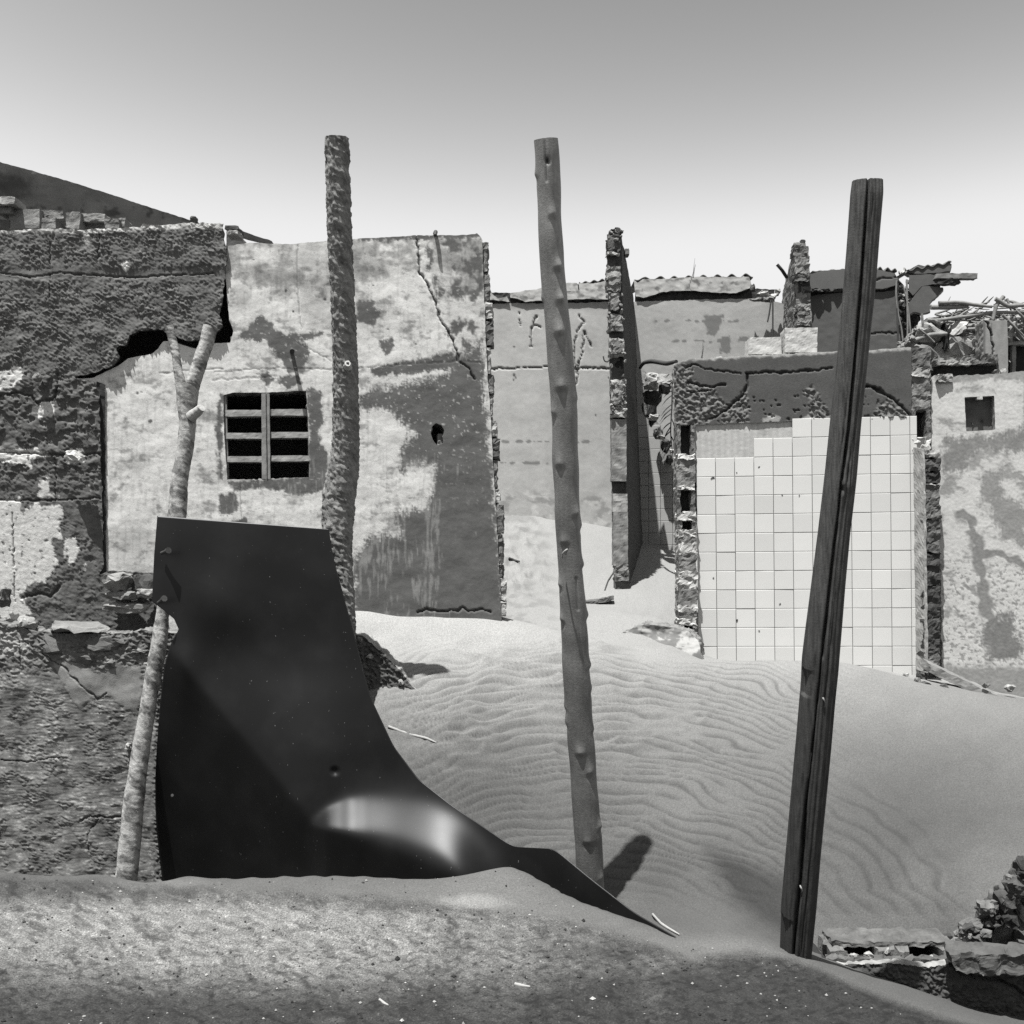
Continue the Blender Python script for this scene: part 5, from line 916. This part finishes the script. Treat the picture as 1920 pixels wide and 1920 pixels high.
# ------------------------------------------------------------------ black metal sheet
def lerp_poly(P, v, t):
    P = np.asarray(P, float); return np.stack([np.interp(v, t, P[:, i]) for i in range(P.shape[1])], -1)
tv = [0, .06, .115, .14, .16, .18, .20, .26, .36, .46, .55, .64, .72, .80, .87, .94, 1.0]
Lp = [(295, 967), (289, 1040), (285, 1128), (304, 1142), (326, 1160), (335, 1180), (320, 1208), (308, 1250), (300, 1320), (294, 1400), (291, 1460), (291, 1510), (293, 1550), (298, 1600), (303, 1640), (308, 1690), (310, 1740)]
Rp = [(616, 990), (622, 1030), (632, 1075), (639, 1098), (644, 1118), (650, 1140), (656, 1160), (672, 1222), (694, 1306), (738, 1400), (785, 1462), (850, 1512), (962, 1588), (1040, 1592), (1110, 1650), (1190, 1712), (1272, 1760)]
Rd = [5.30, 5.30, 5.30, 5.30, 5.30, 5.30, 5.29, 5.28, 5.26, 5.22, 5.17, 5.10, 4.98, 4.92, 4.75, 4.60, 4.44]
Ld = [5.33] * 8 + [5.33, 5.32, 5.31, 5.30, 5.29, 5.28, 5.27, 5.26, 5.25]
nv_, nu_ = 330, 200
v = np.linspace(0, 1, nv_); Lc = lerp_poly(Lp, v, tv); Rc = lerp_poly(Rp, v, tv); ld = np.interp(v, tv, Ld); rd = np.interp(v, tv, Rd)
ker = np.ones(9) / 9
def smo(a): return np.convolve(np.pad(a, 4, mode='edge'), ker, 'valid')
Rc = np.stack([smo(Rc[:, 0]), smo(Rc[:, 1])], -1); rd = smo(smo(rd)); ld = smo(ld)
u = np.linspace(0, 1, nu_)[None, :]
PXs = Lc[:, :1] * (1 - u) + Rc[:, :1] * u; PYs = Lc[:, 1:] * (1 - u) + Rc[:, 1:] * u - 6 * np.sin(np.pi * u) * (1 - v[:, None]) * 0
_xs = np.arange(200.0, 1400.0, 2.0); _d0 = np.interp(_xs, [300, 560, 640, 720, 785, 850, 962, 1040, 1110, 1190, 1272, 1340], [5.33, 5.31, 5.28, 5.23, 5.17, 5.10, 4.98, 4.88, 4.75, 4.60, 4.44, 4.3]); _d0 = np.convolve(np.pad(_d0, 40, mode='edge'), np.hanning(81) / np.hanning(81).sum(), 'valid'); Ds = np.interp(PXs, _xs, _d0)
# bend that turns the sheet outwards low down: from the kink at its middle, fanning to the right
x, y = PXs, PYs
gx = np.arange(240, 1320, 3.0); gy = np.arange(940, 1800, 3.0); GX, GY = np.meshgrid(gx, gy)
kx = [570, 588, 615, 655, 700, 760, 820, 870, 920, 980]
yu = np.interp(gx, kx, [1552, 1536, 1512, 1494, 1488, 1486, 1494, 1524, 1590, 1680]); yl = np.interp(gx, kx, [1552, 1552, 1556, 1564, 1574, 1596, 1622, 1650, 1672, 1700])
belly = np.interp(gx, [240, 330, 585, 1320], [1150, 1235, 1548, 2300])
fan = ((GY > yu[None]) & (GY < yl[None])) * sst(572, 606, GX) * sst(990, 860, GX)
tuck = np.where(GX < 588, GY > belly[None], GY > yl[None]) * sst(960, 860, GX)
Gm = np.where(fan > 0, fan * np.interp(GX, [580, 720, 820, 900], [.90, .80, .70, .68]), np.where(tuck > 0, -.30 * tuck, .05 + .16 * np.exp(-((GX - 560) / 90) ** 2 - ((GY - 1330) / 120) ** 2)))
def gblur(A, n, wdt):
    k_ = np.exp(-np.linspace(-2.2, 2.2, n) ** 2); k_ /= k_.sum(); pd = n // 2
    A = np.apply_along_axis(lambda q: np.convolve(np.pad(q, pd, mode='edge'), k_, 'valid'), 0, A); return np.apply_along_axis(lambda q: np.convolve(np.pad(q, pd, mode='edge'), k_, 'valid'), 1, A)
soft = gblur(Gm, 33, 0); crisp = gblur(Gm, 11, 0); wt = sst(585, 760, GX); Gm = mix(crisp, soft, wt)
Gi = np.cumsum(Gm, 0) * 3.0 / F * 5.1
Gi = mix(mix(Gi, gblur(Gi, 9, 0), .9), gblur(Gi, 25, 0), sst(610, 740, GX))
def bil(A, xq, yq):
    fx = np.clip((xq - gx[0]) / 3.0, 0, len(gx) - 1.001); fy = np.clip((yq - gy[0]) / 3.0, 0, len(gy) - 1.001); i0 = fx.astype(int); j0 = fy.astype(int); fx -= i0; fy -= j0
    return (A[j0, i0] * (1 - fx) + A[j0, i0 + 1] * fx) * (1 - fy) + (A[j0 + 1, i0] * (1 - fx) + A[j0 + 1, i0 + 1] * fx) * fy
Ds = Ds + .05 - bil(Gi, x, y)
Ds = Ds + .035 * np.exp(-((x - 470) / 150) ** 2 - ((y - 1230) / 110) ** 2) - .02 * np.exp(-((x - 400) / 70) ** 2 - ((y - 1140) / 60) ** 2) - .03 * np.exp(-((x - 345) / 30) ** 2 - ((y - 1250) / 60) ** 2)
Ds = Ds - .05 * sst(0, 1, ((x - 330) * .62 - (y - 1190)) / -330) * sst(620, 420, x) * 0 + .008 * fbm(x / 190, y / 170, 2, 1100) * (1 - .8 * blob(x, y, 760, 1560, 220, 120, 0, 50, .9))
Ds = Ds + .012 * sst(3, 0, np.hypot(x - 628, y - 1446) / 4) 
Vs = Wa(x.ravel(), y.ravel(), Ds.ravel())
i, j = np.meshgrid(np.arange(nu_ - 1), np.arange(nv_ - 1)); i = i.ravel(); j = j.ravel(); Qs = np.stack([j * nu_ + i, (j + 1) * nu_ + i, (j + 1) * nu_ + i + 1, j * nu_ + i + 1], -1)
M_SHEET = bpy.data.materials.new("black_sheet"); M_SHEET.use_nodes = True
_t = M_SHEET.node_tree; _b = _t.nodes["Principled BSDF"]; _b.inputs["Base Color"].default_value = (.0036, .0035, .0032, 1); _b.inputs["Specular IOR Level"].default_value = .24
_tc = _t.nodes.new("ShaderNodeTexCoord"); _n = _t.nodes.new("ShaderNodeTexNoise"); _n.inputs["Scale"].default_value = 3.5; _n.inputs["Detail"].default_value = 7
_m = _t.nodes.new("ShaderNodeMapRange"); _m.inputs[3].default_value = .40; _m.inputs[4].default_value = .47
_t.links.new(_tc.outputs["Object"], _n.inputs["Vector"]); _t.links.new(_n.outputs["Fac"], _m.inputs[0]); _t.links.new(_m.outputs[0], _b.inputs["Roughness"])
_n2 = _t.nodes.new("ShaderNodeTexNoise"); _n2.inputs["Scale"].default_value = 900; _n2.inputs["Detail"].default_value = 1; _bp = _t.nodes.new("ShaderNodeBump"); _bp.inputs["Strength"].default_value = .06; _bp.inputs["Distance"].default_value = .001
_t.links.new(_tc.outputs["Object"], _n2.inputs["Vector"]); _t.links.new(_n2.outputs["Fac"], _bp.inputs["Height"]); _t.links.new(_bp.outputs[0], _b.inputs["Normal"])
_nd = _t.nodes.new("ShaderNodeTexNoise"); _nd.inputs["Scale"].default_value = 75; _nd.inputs["Detail"].default_value = 2; _nl = _t.nodes.new("ShaderNodeTexNoise"); _nl.inputs["Scale"].default_value = 5; _nl.inputs["Detail"].default_value = 6
_mp = _t.nodes.new("ShaderNodeMapRange"); _mp.inputs[1].default_value = .74; _mp.inputs[2].default_value = .80; _mp.inputs[3].default_value = 0; _mp.inputs[4].default_value = .10
_ml = _t.nodes.new("ShaderNodeMapRange"); _ml.inputs[1].default_value = .45; _ml.inputs[2].default_value = .8; _ml.inputs[3].default_value = .002; _ml.inputs[4].default_value = .006
_ad = _t.nodes.new("ShaderNodeMath"); _ad.operation = 'ADD'
for _a, _b2 in ((_tc.outputs["Object"], _nd.inputs["Vector"]), (_tc.outputs["Object"], _nl.inputs["Vector"]), (_nd.outputs["Fac"], _mp.inputs[0]), (_nl.outputs["Fac"], _ml.inputs[0]), (_mp.outputs[0], _ad.inputs[0]), (_ml.outputs[0], _ad.inputs[1]), (_ad.outputs[0], _b.inputs["Base Color"])): _t.links.new(_a, _b2)
sh = thing("metal_sheet", "tall bent black metal sheet nailed to the forked post, its foot sweeping into the sand", "metal sheet", W(600, 1650, 5.2))
so = part("sheet", mesh_np("sheet", Vs, Qs, np.full(len(Vs), .01)), M_SHEET, sh)
sm_ = so.modifiers.new("thickness", 'SOLIDIFY'); sm_.thickness = .004; sm_.offset = -1
def nail(x, y, x2, y2, d, nm="nail", par=sh, r=.0045, L_=.05):
    a = W(x, y, d + .01); b = W(x2, y2, d - L_); part(nm, tube(nm, [a, (a + b) / 2, b], [r, r, r * 1.9], nt=8, ns=8), M_IRON, par)
nail(303, 1037, 316, 1032, 5.33, r=.009, L_=.05); nail(297, 1130, 308, 1122, 5.33, r=.009, L_=.05); nail(322, 1494, 323, 1491, 5.30, r=.004, L_=.03)

# ------------------------------------------------------------------ poles
def pole_path(edges, d, at=None):
    e = np.array(edges, float); ds = np.interp(e[:, 0], at or [e[0, 0], e[-1, 0]], d); c = (e[:, 1] + e[:, 2]) / 2; r = (e[:, 2] - e[:, 1]) / 2 / F * ds
    return np.array([W(cx, yy, dd) for cx, yy, dd in zip(c, e[:, 0], ds)])[::-1], r[::-1]
# bark pole
E1 = [(258, 609, 655), (330, 610, 656), (420, 612, 660), (520, 618, 664), (600, 621, 668), (690, 624, 672), (770, 623, 674), (840, 622, 675), (880, 616, 674), (930, 603, 668), (1000, 603, 662), (1060, 616, 662), (1100, 620, 664), (1200, 624, 668), (1400, 624, 670), (1720, 622, 672)]
p, r = pole_path(E1, (5.18, 5.25, 5.45, 5.59, 5.6, 5.6), [258, 400, 700, 930, 1060, 1720])
def d1(th, s, P):
    a = n3(P, .05, 1200).reshape(th.shape); b = n3(P, .011, 1203).reshape(th.shape); c = n3(P * np.array([1, 1, .6]), .016, 1206).reshape(th.shape)
    return .0055 * sst(-.1, .3, c) + .0045 * b + .005 * a - .004
def t1(th, s, P):
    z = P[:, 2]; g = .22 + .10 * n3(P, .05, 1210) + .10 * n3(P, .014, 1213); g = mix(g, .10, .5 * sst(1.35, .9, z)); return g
bp_ = thing("bark_pole", "thick rough-barked wooden pole rising behind the black sheet's right edge", "pole", p[0])
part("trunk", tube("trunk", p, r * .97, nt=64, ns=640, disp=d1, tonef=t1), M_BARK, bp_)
k1 = W(655, 692, 5.445) + np.array([0, -.06, 0])
part("knot", tube("knot", [k1 + np.array([0, .03, 0]), k1, k1 + np.array([.006, -.035, .012])], [.024, .022, .016], nt=14, ns=14, disp=lambda th, s, P: .004 * n3(P, .01, 5).reshape(th.shape), tone=.5), M_BARK, bp_)
part("knot_hole", rock_mesh("knot_hole", k1 + np.array([.007, -.036, .013]), (.018, .008, .018), 61, .03, 14), M_BARK, bp_)
# knotty pole
E2 = [(262, 1001, 1046), (300, 1004, 1049), (400, 1007, 1053), (500, 1012, 1057), (555, 1015, 1063), (600, 1021, 1068), (700, 1027, 1077), (760, 1033, 1082), (850, 1036, 1084), (950, 1040, 1087), (1000, 1043, 1089), (1080, 1048, 1094), (1150, 1050, 1100), (1250, 1055, 1106), (1330, 1060, 1110), (1400, 1066, 1115), (1500, 1072, 1122), (1560, 1076, 1127), (1640, 1080, 1131), (1740, 1085, 1136)]
p, r = pole_path(E2, (4.45, 5.2)); Ltot = np.concatenate([[0], np.cumsum(np.linalg.norm(np.diff(p, axis=0), axis=1))]); ys_ = np.array([e[0] for e in E2])[::-1]
KN = [(402, 1036, .016, 1), (500, 1046, .026, 2), (556, 1013, .016, 2), (562, 1050, .024, 2), (620, 1047, .018, 1), (722, 1050, .020, 1), (748, 1080, .012, 2), (770, 1036, .016, 1), (866, 1048, .015, 1), (960, 1080, .016, 1), (985, 1089, .012, 1), (1010, 1056, .018, 1), (1058, 1092, .018, 1), (1092, 1049, .014, 1), (1156, 1052, .018, 2), (1154, 1101, .020, 2), (1246, 1105, .018, 2), (1290, 1109, .012, 2), (1350, 1060, .014, 2), (1366, 1112, .010, 1), (1402, 1086, .020, 1), (1440, 1106, .016, 1), (1546, 1124, .018, 2), (1566, 1100, .014, 1), (1640, 1126, .014, 1), (325, 1005, .012, 1), (1320, 1058, .012, 1)]
def ksv(yy): return np.interp(yy, ys_[::-1], Ltot[::-1])
def d2(th, s, P):
    th = (th + np.pi) % (2 * np.pi) - np.pi
    h = .004 * n3(P, .14, 1220).reshape(th.shape) + .0012 * np.sin(th * 5 + 2 * s)
    for (yy, xx, hh, ty) in KN:
        s0 = ksv(yy); e = np.array(E2, float); xl = np.interp(yy, e[:, 0], e[:, 1]); xr = np.interp(yy, e[:, 0], e[:, 2]); q = np.clip((xx - (xl + xr) / 2) / ((xr - xl) / 2), -1, 1); t0 = math.asin(q)
        dt = (th - t0 + np.pi) % (2 * np.pi) - np.pi; rr = .062; ds = s - s0            # ds>0 : above the knot
        lat = np.abs(dt) * rr
        prof = np.where(ds > 0, np.exp(-(ds / .030) ** 1.5), np.exp(-(ds / .019) ** 2))
        h = h + .50 * hh * prof * np.exp(-(lat / .019) ** 2) - .003 * np.exp(-((ds + .03) / .016) ** 2 - (lat / .022) ** 2)
    ck = np.interp(s, [ksv(1560), ksv(1100), ksv(1040)], [0, 1, 0]) * 0 + np.exp(-((th - .12) / .035) ** 2) * sst(ksv(330), ksv(300), s) * 0
    h = h - .012 * np.exp(-(((th + .1 + .08 * np.sin(s * 9)) / .05) ** 2)) * (sst(ksv(350), ksv(330), s) * 0 + (s > ksv(345)) * 1.0) - .010 * np.exp(-(((th - .35) / .05) ** 2)) * (s < ksv(1080)) * (s > ksv(1140))
    h = h - .03 * np.exp(-((th + .05) / .14) ** 2 - ((s - ksv(304)) / .011) ** 2)
    return h
def t2_(th, s, P):
    th = (th + np.pi) % (2 * np.pi) - np.pi
    return (.235 + .055 * n3(P, .09, 1230) + .035 * n3(P * np.array([1, 1, .08]), .010, 1233) + .02 * n3(P, .015, 1235)) * (1 - .75 * np.exp(-((th + .05) / .16) ** 2 - ((s - ksv(304)) / .013) ** 2).ravel()) * (1 - .5 * np.exp(-(((th + .1 + .08 * np.sin(s * 9)) / .05) ** 2)) * (s > ksv(345))).ravel() * np.interp(P[:, 2], [0, .9, 2.4, 3.2], [.62, .72, .95, 1.1])  # darker towards the foot: the weaker light there painted in
kp_ = thing("knotty_pole", "smooth grey pole studded with thorn-like knots, standing in the middle", "pole", p[0])
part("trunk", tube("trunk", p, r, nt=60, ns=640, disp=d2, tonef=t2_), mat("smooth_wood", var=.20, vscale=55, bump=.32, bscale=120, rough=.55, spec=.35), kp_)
dn = float(np.interp(1034, [262, 1740], [4.45, 5.2])) - .062
part("nail", tube("nail", [W(1054, 1046, dn), W(1055, 1038, dn - .035), W(1060, 1032, dn - .05), W(1064, 1030, dn - .045)], [.004] * 4, nt=7, ns=14), M_TWIG, kp_)
# split squared post
E3 = [(338, 1600, 1652), (345, 1598, 1654), (440, 1591, 1646), (540, 1583, 1639), (600, 1578, 1633), (700, 1569, 1623), (785, 1559, 1614), (900, 1547, 1604), (1000, 1535, 1592), (1100, 1522, 1583), (1200, 1509, 1575), (1250, 1503, 1571), (1262, 1504, 1570), (1300, 1501, 1566), (1400, 1493, 1557), (1500, 1484, 1547), (1600, 1475, 1537), (1700, 1466, 1529), (1790, 1463, 1520), (1860, 1458, 1516)]
p3, r3 = pole_path(E3, (3.72, 4.3)); L3 = np.concatenate([[0], np.cumsum(np.linalg.norm(np.diff(p3, axis=0), axis=1))]); ys3 = np.array([e[0] for e in E3])[::-1]
def k3(yy): return np.interp(yy, ys3[::-1], L3[::-1])
def d3(th, s, P):
    th = (th + np.pi) % (2 * np.pi) - np.pi
    w = .10 * per2(s * 2.2, s * 0, 1240) + .03 * per2(s * 14, s * 0, 1241)
    seam = -.20 + np.interp(s, [k3(1790), k3(1640), k3(1500), k3(1180), k3(980), k3(905), k3(800), k3(600), k3(338)], [-.25, -.10, -.22, -.02, .06, -.02, .18, .05, -.05]) + .4 * w
    wd = np.interp(s, [k3(1790), k3(1650), k3(1560), k3(1500), k3(1230), k3(1180), k3(1000), k3(910), k3(850), k3(600), k3(338)], [.05, .10, .11, .05, .03, .08, .085, .05, .09, .095, .07])
    h = -.040 * np.exp(-((th - seam) / (1.15 * wd)) ** 4)
    se2 = seam + .42 + .05 * np.sin(s * 5); h = h - .012 * np.exp(-((th - se2) / .035) ** 2) * sst(-.1, .2, per2(s * 1.6, s * 0 + 5, 1243)); h = h - .010 * np.exp(-((th - seam + .34) / .03) ** 2) * sst(0, .2, per2(s * 2, s * 0 + 8, 1244))
    g = per2(np.cos(th) * 9 + 4, np.sin(th) * 9 + s * .35, 1246) + .6 * per2(th * 9, s * .9, 1247); h = h + .0050 * g
    h = h + .007 * np.exp(-((th - .05) / .35) ** 2 - ((s - k3(908)) / .035) ** 2) - .02 * np.exp(-((th + .1) / .10) ** 2 - ((s - k3(915)) / .014) ** 2)
    h = h - .012 * (s < k3(1715)) * np.exp(-((th + 1.2) / .5) ** 2) - .012 * (s < k3(1252)) * (s > k3(1300)) * np.exp(-((th + 1.3) / .4) ** 2)
    return h
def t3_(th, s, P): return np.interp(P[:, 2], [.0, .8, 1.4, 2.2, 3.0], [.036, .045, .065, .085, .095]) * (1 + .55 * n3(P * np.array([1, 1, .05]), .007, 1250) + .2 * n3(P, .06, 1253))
sp_ = thing("split_post", "dark weathered wooden post with a long deep split, leaning right in front of the tiles", "post", p3[0])
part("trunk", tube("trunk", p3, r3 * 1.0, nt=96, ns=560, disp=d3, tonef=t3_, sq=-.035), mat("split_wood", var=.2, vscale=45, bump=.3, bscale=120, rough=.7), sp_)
for k, (x, y) in enumerate([(1542, 1306), (1500, 1660)]):
    dd = float(np.interp(y, [338, 1860], [3.72, 4.3])) - .066; part("splinter", tube("splinter", [W(x, y, dd), W(x + 2, y + 5, dd - .006), W(x + 5, y + 11, dd)], [.003, .004, .001], nt=6, ns=8), M_TWIG, sp_)
# forked post
fp = thing("forked_post", "pale forked branch post leaning between the rough wall and the black sheet", "post", W(240, 1660, 5.5))
def df(th, s, P): return .0035 * n3(P * np.array([1, 1, .7]), .07, 1260).reshape(th.shape) + .0022 * n3(P, .014, 1263).reshape(th.shape)
def tf(th, s, P): return mix(.40, .17, sst(-.1, .35, n3(P, .055, 1266) + .3 * n3(P, .012, 1268))) + .10 * n3(P, .018, 1269) + .08 * n3(P, .008, 1270)
def ed(pts, d=5.5):
    return np.array([W((a + b) / 2, yy, d) for yy, a, b in pts]), np.array([(b - a) / 2 / F * d for yy, a, b in pts])
a, b = ed([(1700, 205, 248), (1640, 218, 258), (1600, 222, 262), (1500, 233, 270), (1400, 249, 281), (1300, 267, 296), (1200, 285, 314), (1160, 292, 316), (1060, 304, 334), (965, 316, 350), (900, 320, 351), (850, 332, 361), (800, 337, 367), (760, 333, 368), (720, 330, 374)])
part("trunk", tube("trunk", a, b, nt=40, ns=420, disp=df, tonef=tf), M_BARK, fp)
a, b = ed([(760, 336, 362), (730, 332, 352), (700, 326, 343), (650, 320, 334), (612, 309, 325)]); part("branch", tube("branch", a, b, nt=24, ns=90, disp=df, tonef=tf), M_BARK, fp)
a, b = ed([(770, 340, 366), (730, 346, 373), (700, 354, 381), (650, 372, 398), (612, 381, 408)]); part("branch", tube("branch", a, b, nt=28, ns=100, disp=df, tonef=tf), M_BARK, fp)
part("stub", tube("stub", [W(358, 782, 5.47), W(370, 772, 5.45), W(378, 764, 5.43)], [.03, .026, .02], nt=14, ns=20, disp=df, tone=.4), M_BARK, fp)

# ------------------------------------------------------------------ low block wall and rubble at lower right
LW = thing("low_block_wall", "low broken wall of hollow blocks half buried in the sand, bottom right", "wall", W(1720, 1850, 4.75))
PL = Plane(1540, 4.72, 1930, 4.62)
def lw_tone(x, y): return .062 + .03 * fbm(x / 20, y / 14, 4, 1300) + .02 * fbm(x / 5, y / 4, 2, 1303) + .05 * line(x, y, [(1712, 1852), (1682, 1830), (1684, 1812)], 1.5)
wall_part("front_face", LW, M_ROUGH, PL, [(1538, 1812), (1580, 1808), (1680, 1806), (1740, 1812), (1780, 1806), (1786, 1796), (1830, 1802), (1900, 1800), (1990, 1800), (1990, 2010), (1538, 2010)], step=1.9, rag=2, disp=lambda x, y: .014 * chips(x, y, 90, 1.2) + .01 * fbm(x / 40, y / 30, 3, 1306) - .03 * line(x, y, [(1782, 1806), (1800, 1824), (1836, 1834), (1870, 1836), (1900, 1850), (1930, 1872)], 4), tone=lw_tone, thick=.05, rim_tone=.3, rim_rag=.01, seed=121)
zt = float(W(1700, 1806, 4.7)[2]); zb = zt - .45
def top_box(nm, xa, xb, ya, yb, z1, tn, am, seed, zlow=None):
    """block with its top at height z1 between distances ya..yb and columns xa..xb (taken at the nearer edge)"""
    A = np.array([(xa - CXP) / F * ya, ya, zlow or zb]); B = np.array([(xb - CXP) / F * ya, ya, zlow or zb]); up = np.array([0, 0, z1 - (zlow or zb)])
    block(nm, LW, M_BRICK, [A, B, B + up, A + up], (0, yb - ya, 0), nu=max(4, int((xb - xa) / 7)), nv=8, nw=6, amp=am, sc=.035, seed=seed, tone=tn, tvar=.55)
top_box("block_shell", 1556, 1784, 4.735, 4.795, zt + .002, .10, .016, 1310)
top_box("block_shell", 1562, 1786, 4.845, 5.03, zt + .044, .11, .010, 1314, zt + .020)
top_box("block_back", 1562, 1786, 4.99, 5.025, zt + .02, .05, .006, 1316)
for k, (xa, xb) in enumerate([(1558, 1588), (1648, 1684), (1685, 1706), (1768, 1790)]): top_box("block_web", xa, xb, 4.79, 5.0, zt + .022, .15, .014, 1320 + 4 * k)
top_box("block_bottom", 1550, 1790, 4.785, 5.0, zt - .07, .08, .01, 1344)
for k, (x, y, s, tn) in enumerate([(1602, 1794, .05, .35), (1590, 1800, .035, .3), (1664, 1783, .04, .3), (1630, 1790, .05, .4), (1552, 1806, .06, .3), (1748, 1796, .04, .3)]):
    part("mortar_lump", rock_mesh("mortar_lump", W(x, y, 4.78), (s, s, s * .8), 1350 + k, tn, 14), M_BRICK, LW)
top_box("shadow_block", 1528, 1556, 4.74, 5.0, zt - .02, .02, .012, 1348)  # near-black block standing in for the post's cast shadow
rh = thing("rubble_heap", "dark heap of broken stones and blocks rising at the lower right edge", "rubble", W(1880, 1800, 4.8))
rs = np.random.RandomState(23)
edge_y = lambda x: np.interp(x, [1784, 1800, 1820, 1840, 1850, 1862, 1884, 1890, 1900, 1910, 1930, 1990], [1790, 1738, 1722, 1716, 1690, 1680, 1672, 1640, 1636, 1608, 1600, 1590])
big = [(1822, 1736, 44, 36, .22), (1858, 1712, 40, 34, .13), (1868, 1746, 62, 56, .2), (1850, 1702, 30, 26, .24), (1884, 1690, 40, 40, .10), (1908, 1706, 40, 52, .25), (1902, 1660, 36, 34, .12), (1918, 1624, 26, 40, .08), (1906, 1740, 36, 60, .14), (1806, 1750, 24, 36, .3), (1800, 1772, 34, 22, .36), (1836, 1776, 60, 24, .3), (1880, 1786, 70, 26, .16), (1916, 1776, 50, 36, .14), (1842, 1790, 50, 18, .2), (1936, 1690, 40, 90, .12), (1934, 1760, 40, 60, .1), (1890, 1722, 30, 30, .05), (1826, 1760, 34, 22, .18)]
for k, (x, y, w, h, tn) in enumerate(big):
    d = 4.86 + rs.uniform(-.04, .10); part("stone", rock_mesh("stone", W(x, y, d), (w / F * d * 1.15, .13, h / F * d * 1.15), 2100 + k, tn * .6, 26), M_BRICK, rh)
for k in range(46):
    x = rs.uniform(1792, 1945); y0 = edge_y(x); y = rs.uniform(y0 + 4, 1802); d = 4.84 + rs.uniform(-.06, .06); s = rs.uniform(.02, .055)
    part("stone", rock_mesh("stone", W(x, y, d), (s * 1.4, s, s), 2200 + k, rs.choice([.03, .06, .09, .14]), 14), M_BRICK, rh)
V, Q, T = relief(Plane(1780, 4.96, 1990, 4.92), [(1806, 1775), (1840, 1740), (1870, 1690), (1900, 1660), (1925, 1620), (1990, 1610), (1990, 1840), (1790, 1840)], step=2.5, rag=5, disp=lambda x, y: .06 * chips(x, y, 94, 2.2), tone=lambda x, y: .10 + .05 * fbm(x / 10, y / 8, 3, 1310), thick=.12, rim_tone=.1, rim_rag=.02, seed=131)
part("masonry_core", mesh_np("masonry_core", V, Q, T), M_BRICK, rh)
part("fallen_block", mesh_np("fallen_block", *[q for q in grid_box([W(1794, 1822, 4.55), W(1960, 1830, 4.5), W(1960, 1793, 4.5), W(1782, 1790, 4.55)], (.02, .14, .01), nu=30, nv=10, nw=5, amp=.014, sc=.05, seed=2300, tone=.085, tvar=.4)], smooth=False), M_ROUGH, rh)

# ------------------------------------------------------------------ twigs and litter on the sand
def on_sand(px, py, d0=3.2, d1=12):
    ds = np.linspace(d0, d1, 500); P = Wa(np.full(500, float(px)), np.full(500, float(py)), ds); z = sand_z(P[:, 0], P[:, 1]); k = np.nonzero(P[:, 2] <= z)[0]
    return P[k[0]] if len(k) else P[-1]
def twig(pts, r, name, label, d0=3.2, group=None, m=M_TWIG, lift=.6):
    P = []
    for x, y in pts: q = on_sand(x, y, d0); P.append(q + np.array([0, 0, r * lift]))
    single(name, tube(name, P, [r] * (len(P) - 1) + [r * .5], nt=8, ns=24, disp=lambda th, s, Q: (.15 * r * n3(Q, .03, 8)).reshape(th.shape)), m, label, "twig", group)
twig([(728, 1364), (760, 1376), (790, 1384), (800, 1386), (818, 1394)], .008, "dry_twig", "bleached white twig lying on the sand right of the black sheet", 4.9)
twig([(1224, 1718), (1240, 1736), (1256, 1746), (1274, 1756)], .006, "dry_twig", "thin pale twig at the buried tip of the black sheet", 4.3, lift=1.5)
twig([(966, 1847), (980, 1850), (994, 1852)], .006, "dry_twig", "short white twig in the near sand below the sheet's tip", 3.2, "litter on the near sand")
twig([(712, 1876), (722, 1884), (728, 1886)], .005, "dry_twig", "tiny pale twig in the near sand at bottom centre-left", 3.2, "litter on the near sand")
twig([(1134, 1108), (1140, 1090), (1150, 1075), (1154, 1062)], .007, "dry_twig", "curved twig on the far drift beside the middle partition", 7.4, m=M_IRON)
twig([(954, 1048), (964, 1052), (974, 1054)], .012, "dry_twig", "short dark twig on the far rippled drift left of the knotty pole", 7.4, m=M_IRON)
for k, (x, y) in enumerate([(850, 1850), (1218, 1806), (468, 1742), (402, 1744), (1210, 1890), (506, 1785), (46, 1895)]):
    q = on_sand(x, y); single("pebble", rock_mesh("pebble", q + np.array([0, 0, .003]), (.018, .014, .010), 2400 + k, .05, 10), M_BRICK, ["dark pebble in the near sand below the sheet's right part", "dark pebble in the pale scoop near the sand crest's end", "dark pebble right of the near sand's pale patch", "dark pebble in the near sand below the sheet's middle", "dark pebble in the lower right near sand", "dark pebble in the middle of the pale near sand", "dark pebble in the bottom left near sand"][k], "pebble", "pebbles on the near sand")

# coarse grit lying on the near mound: too many grains to count, one object
def build_grit():
    r = np.random.RandomState(321); n = 900; px = r.uniform(-20, 1940, n); d = np.exp(r.uniform(math.log(3.15), math.log(4.5), n)); x = (px - CXP) / F * d
    keep = d < crest_d(np.clip(px, 0, 1920)) - .12; x, d = x[keep], d[keep]; z = sand_z(x, d); n = len(x); sz = r.gamma(2.0, .0012, n) + .0016
    o = np.array([(1, 0, 0), (0, 1, 0), (-1, 0, 0), (0, -1, 0), (0, 0, .8), (0, 0, -.8)]); V = np.stack([x, d, z + sz * .4], -1)[:, None, :] + o[None] * sz[:, None, None] * (.6 + .8 * r.rand(n, 6, 1))
    T3 = np.array([(0, 1, 4), (1, 2, 4), (2, 3, 4), (3, 0, 4), (1, 0, 5), (2, 1, 5), (3, 2, 5), (0, 3, 5)]); tris = (T3[None] + 6 * np.arange(n)[:, None, None]).reshape(-1, 3)
    tn = np.repeat(r.choice([.02, .03, .05, .30, .42], n, p=[.3, .25, .15, .18, .12]), 6)
    me = mesh_np("grit", V.reshape(-1, 3), np.zeros((0, 4), int), tn, tris, smooth=False); o_ = part("grit", me, M_BRICK); tag(o_, "scattered dark and pale grit on the near sand mound", "grit", kind="stuff")
build_grit()
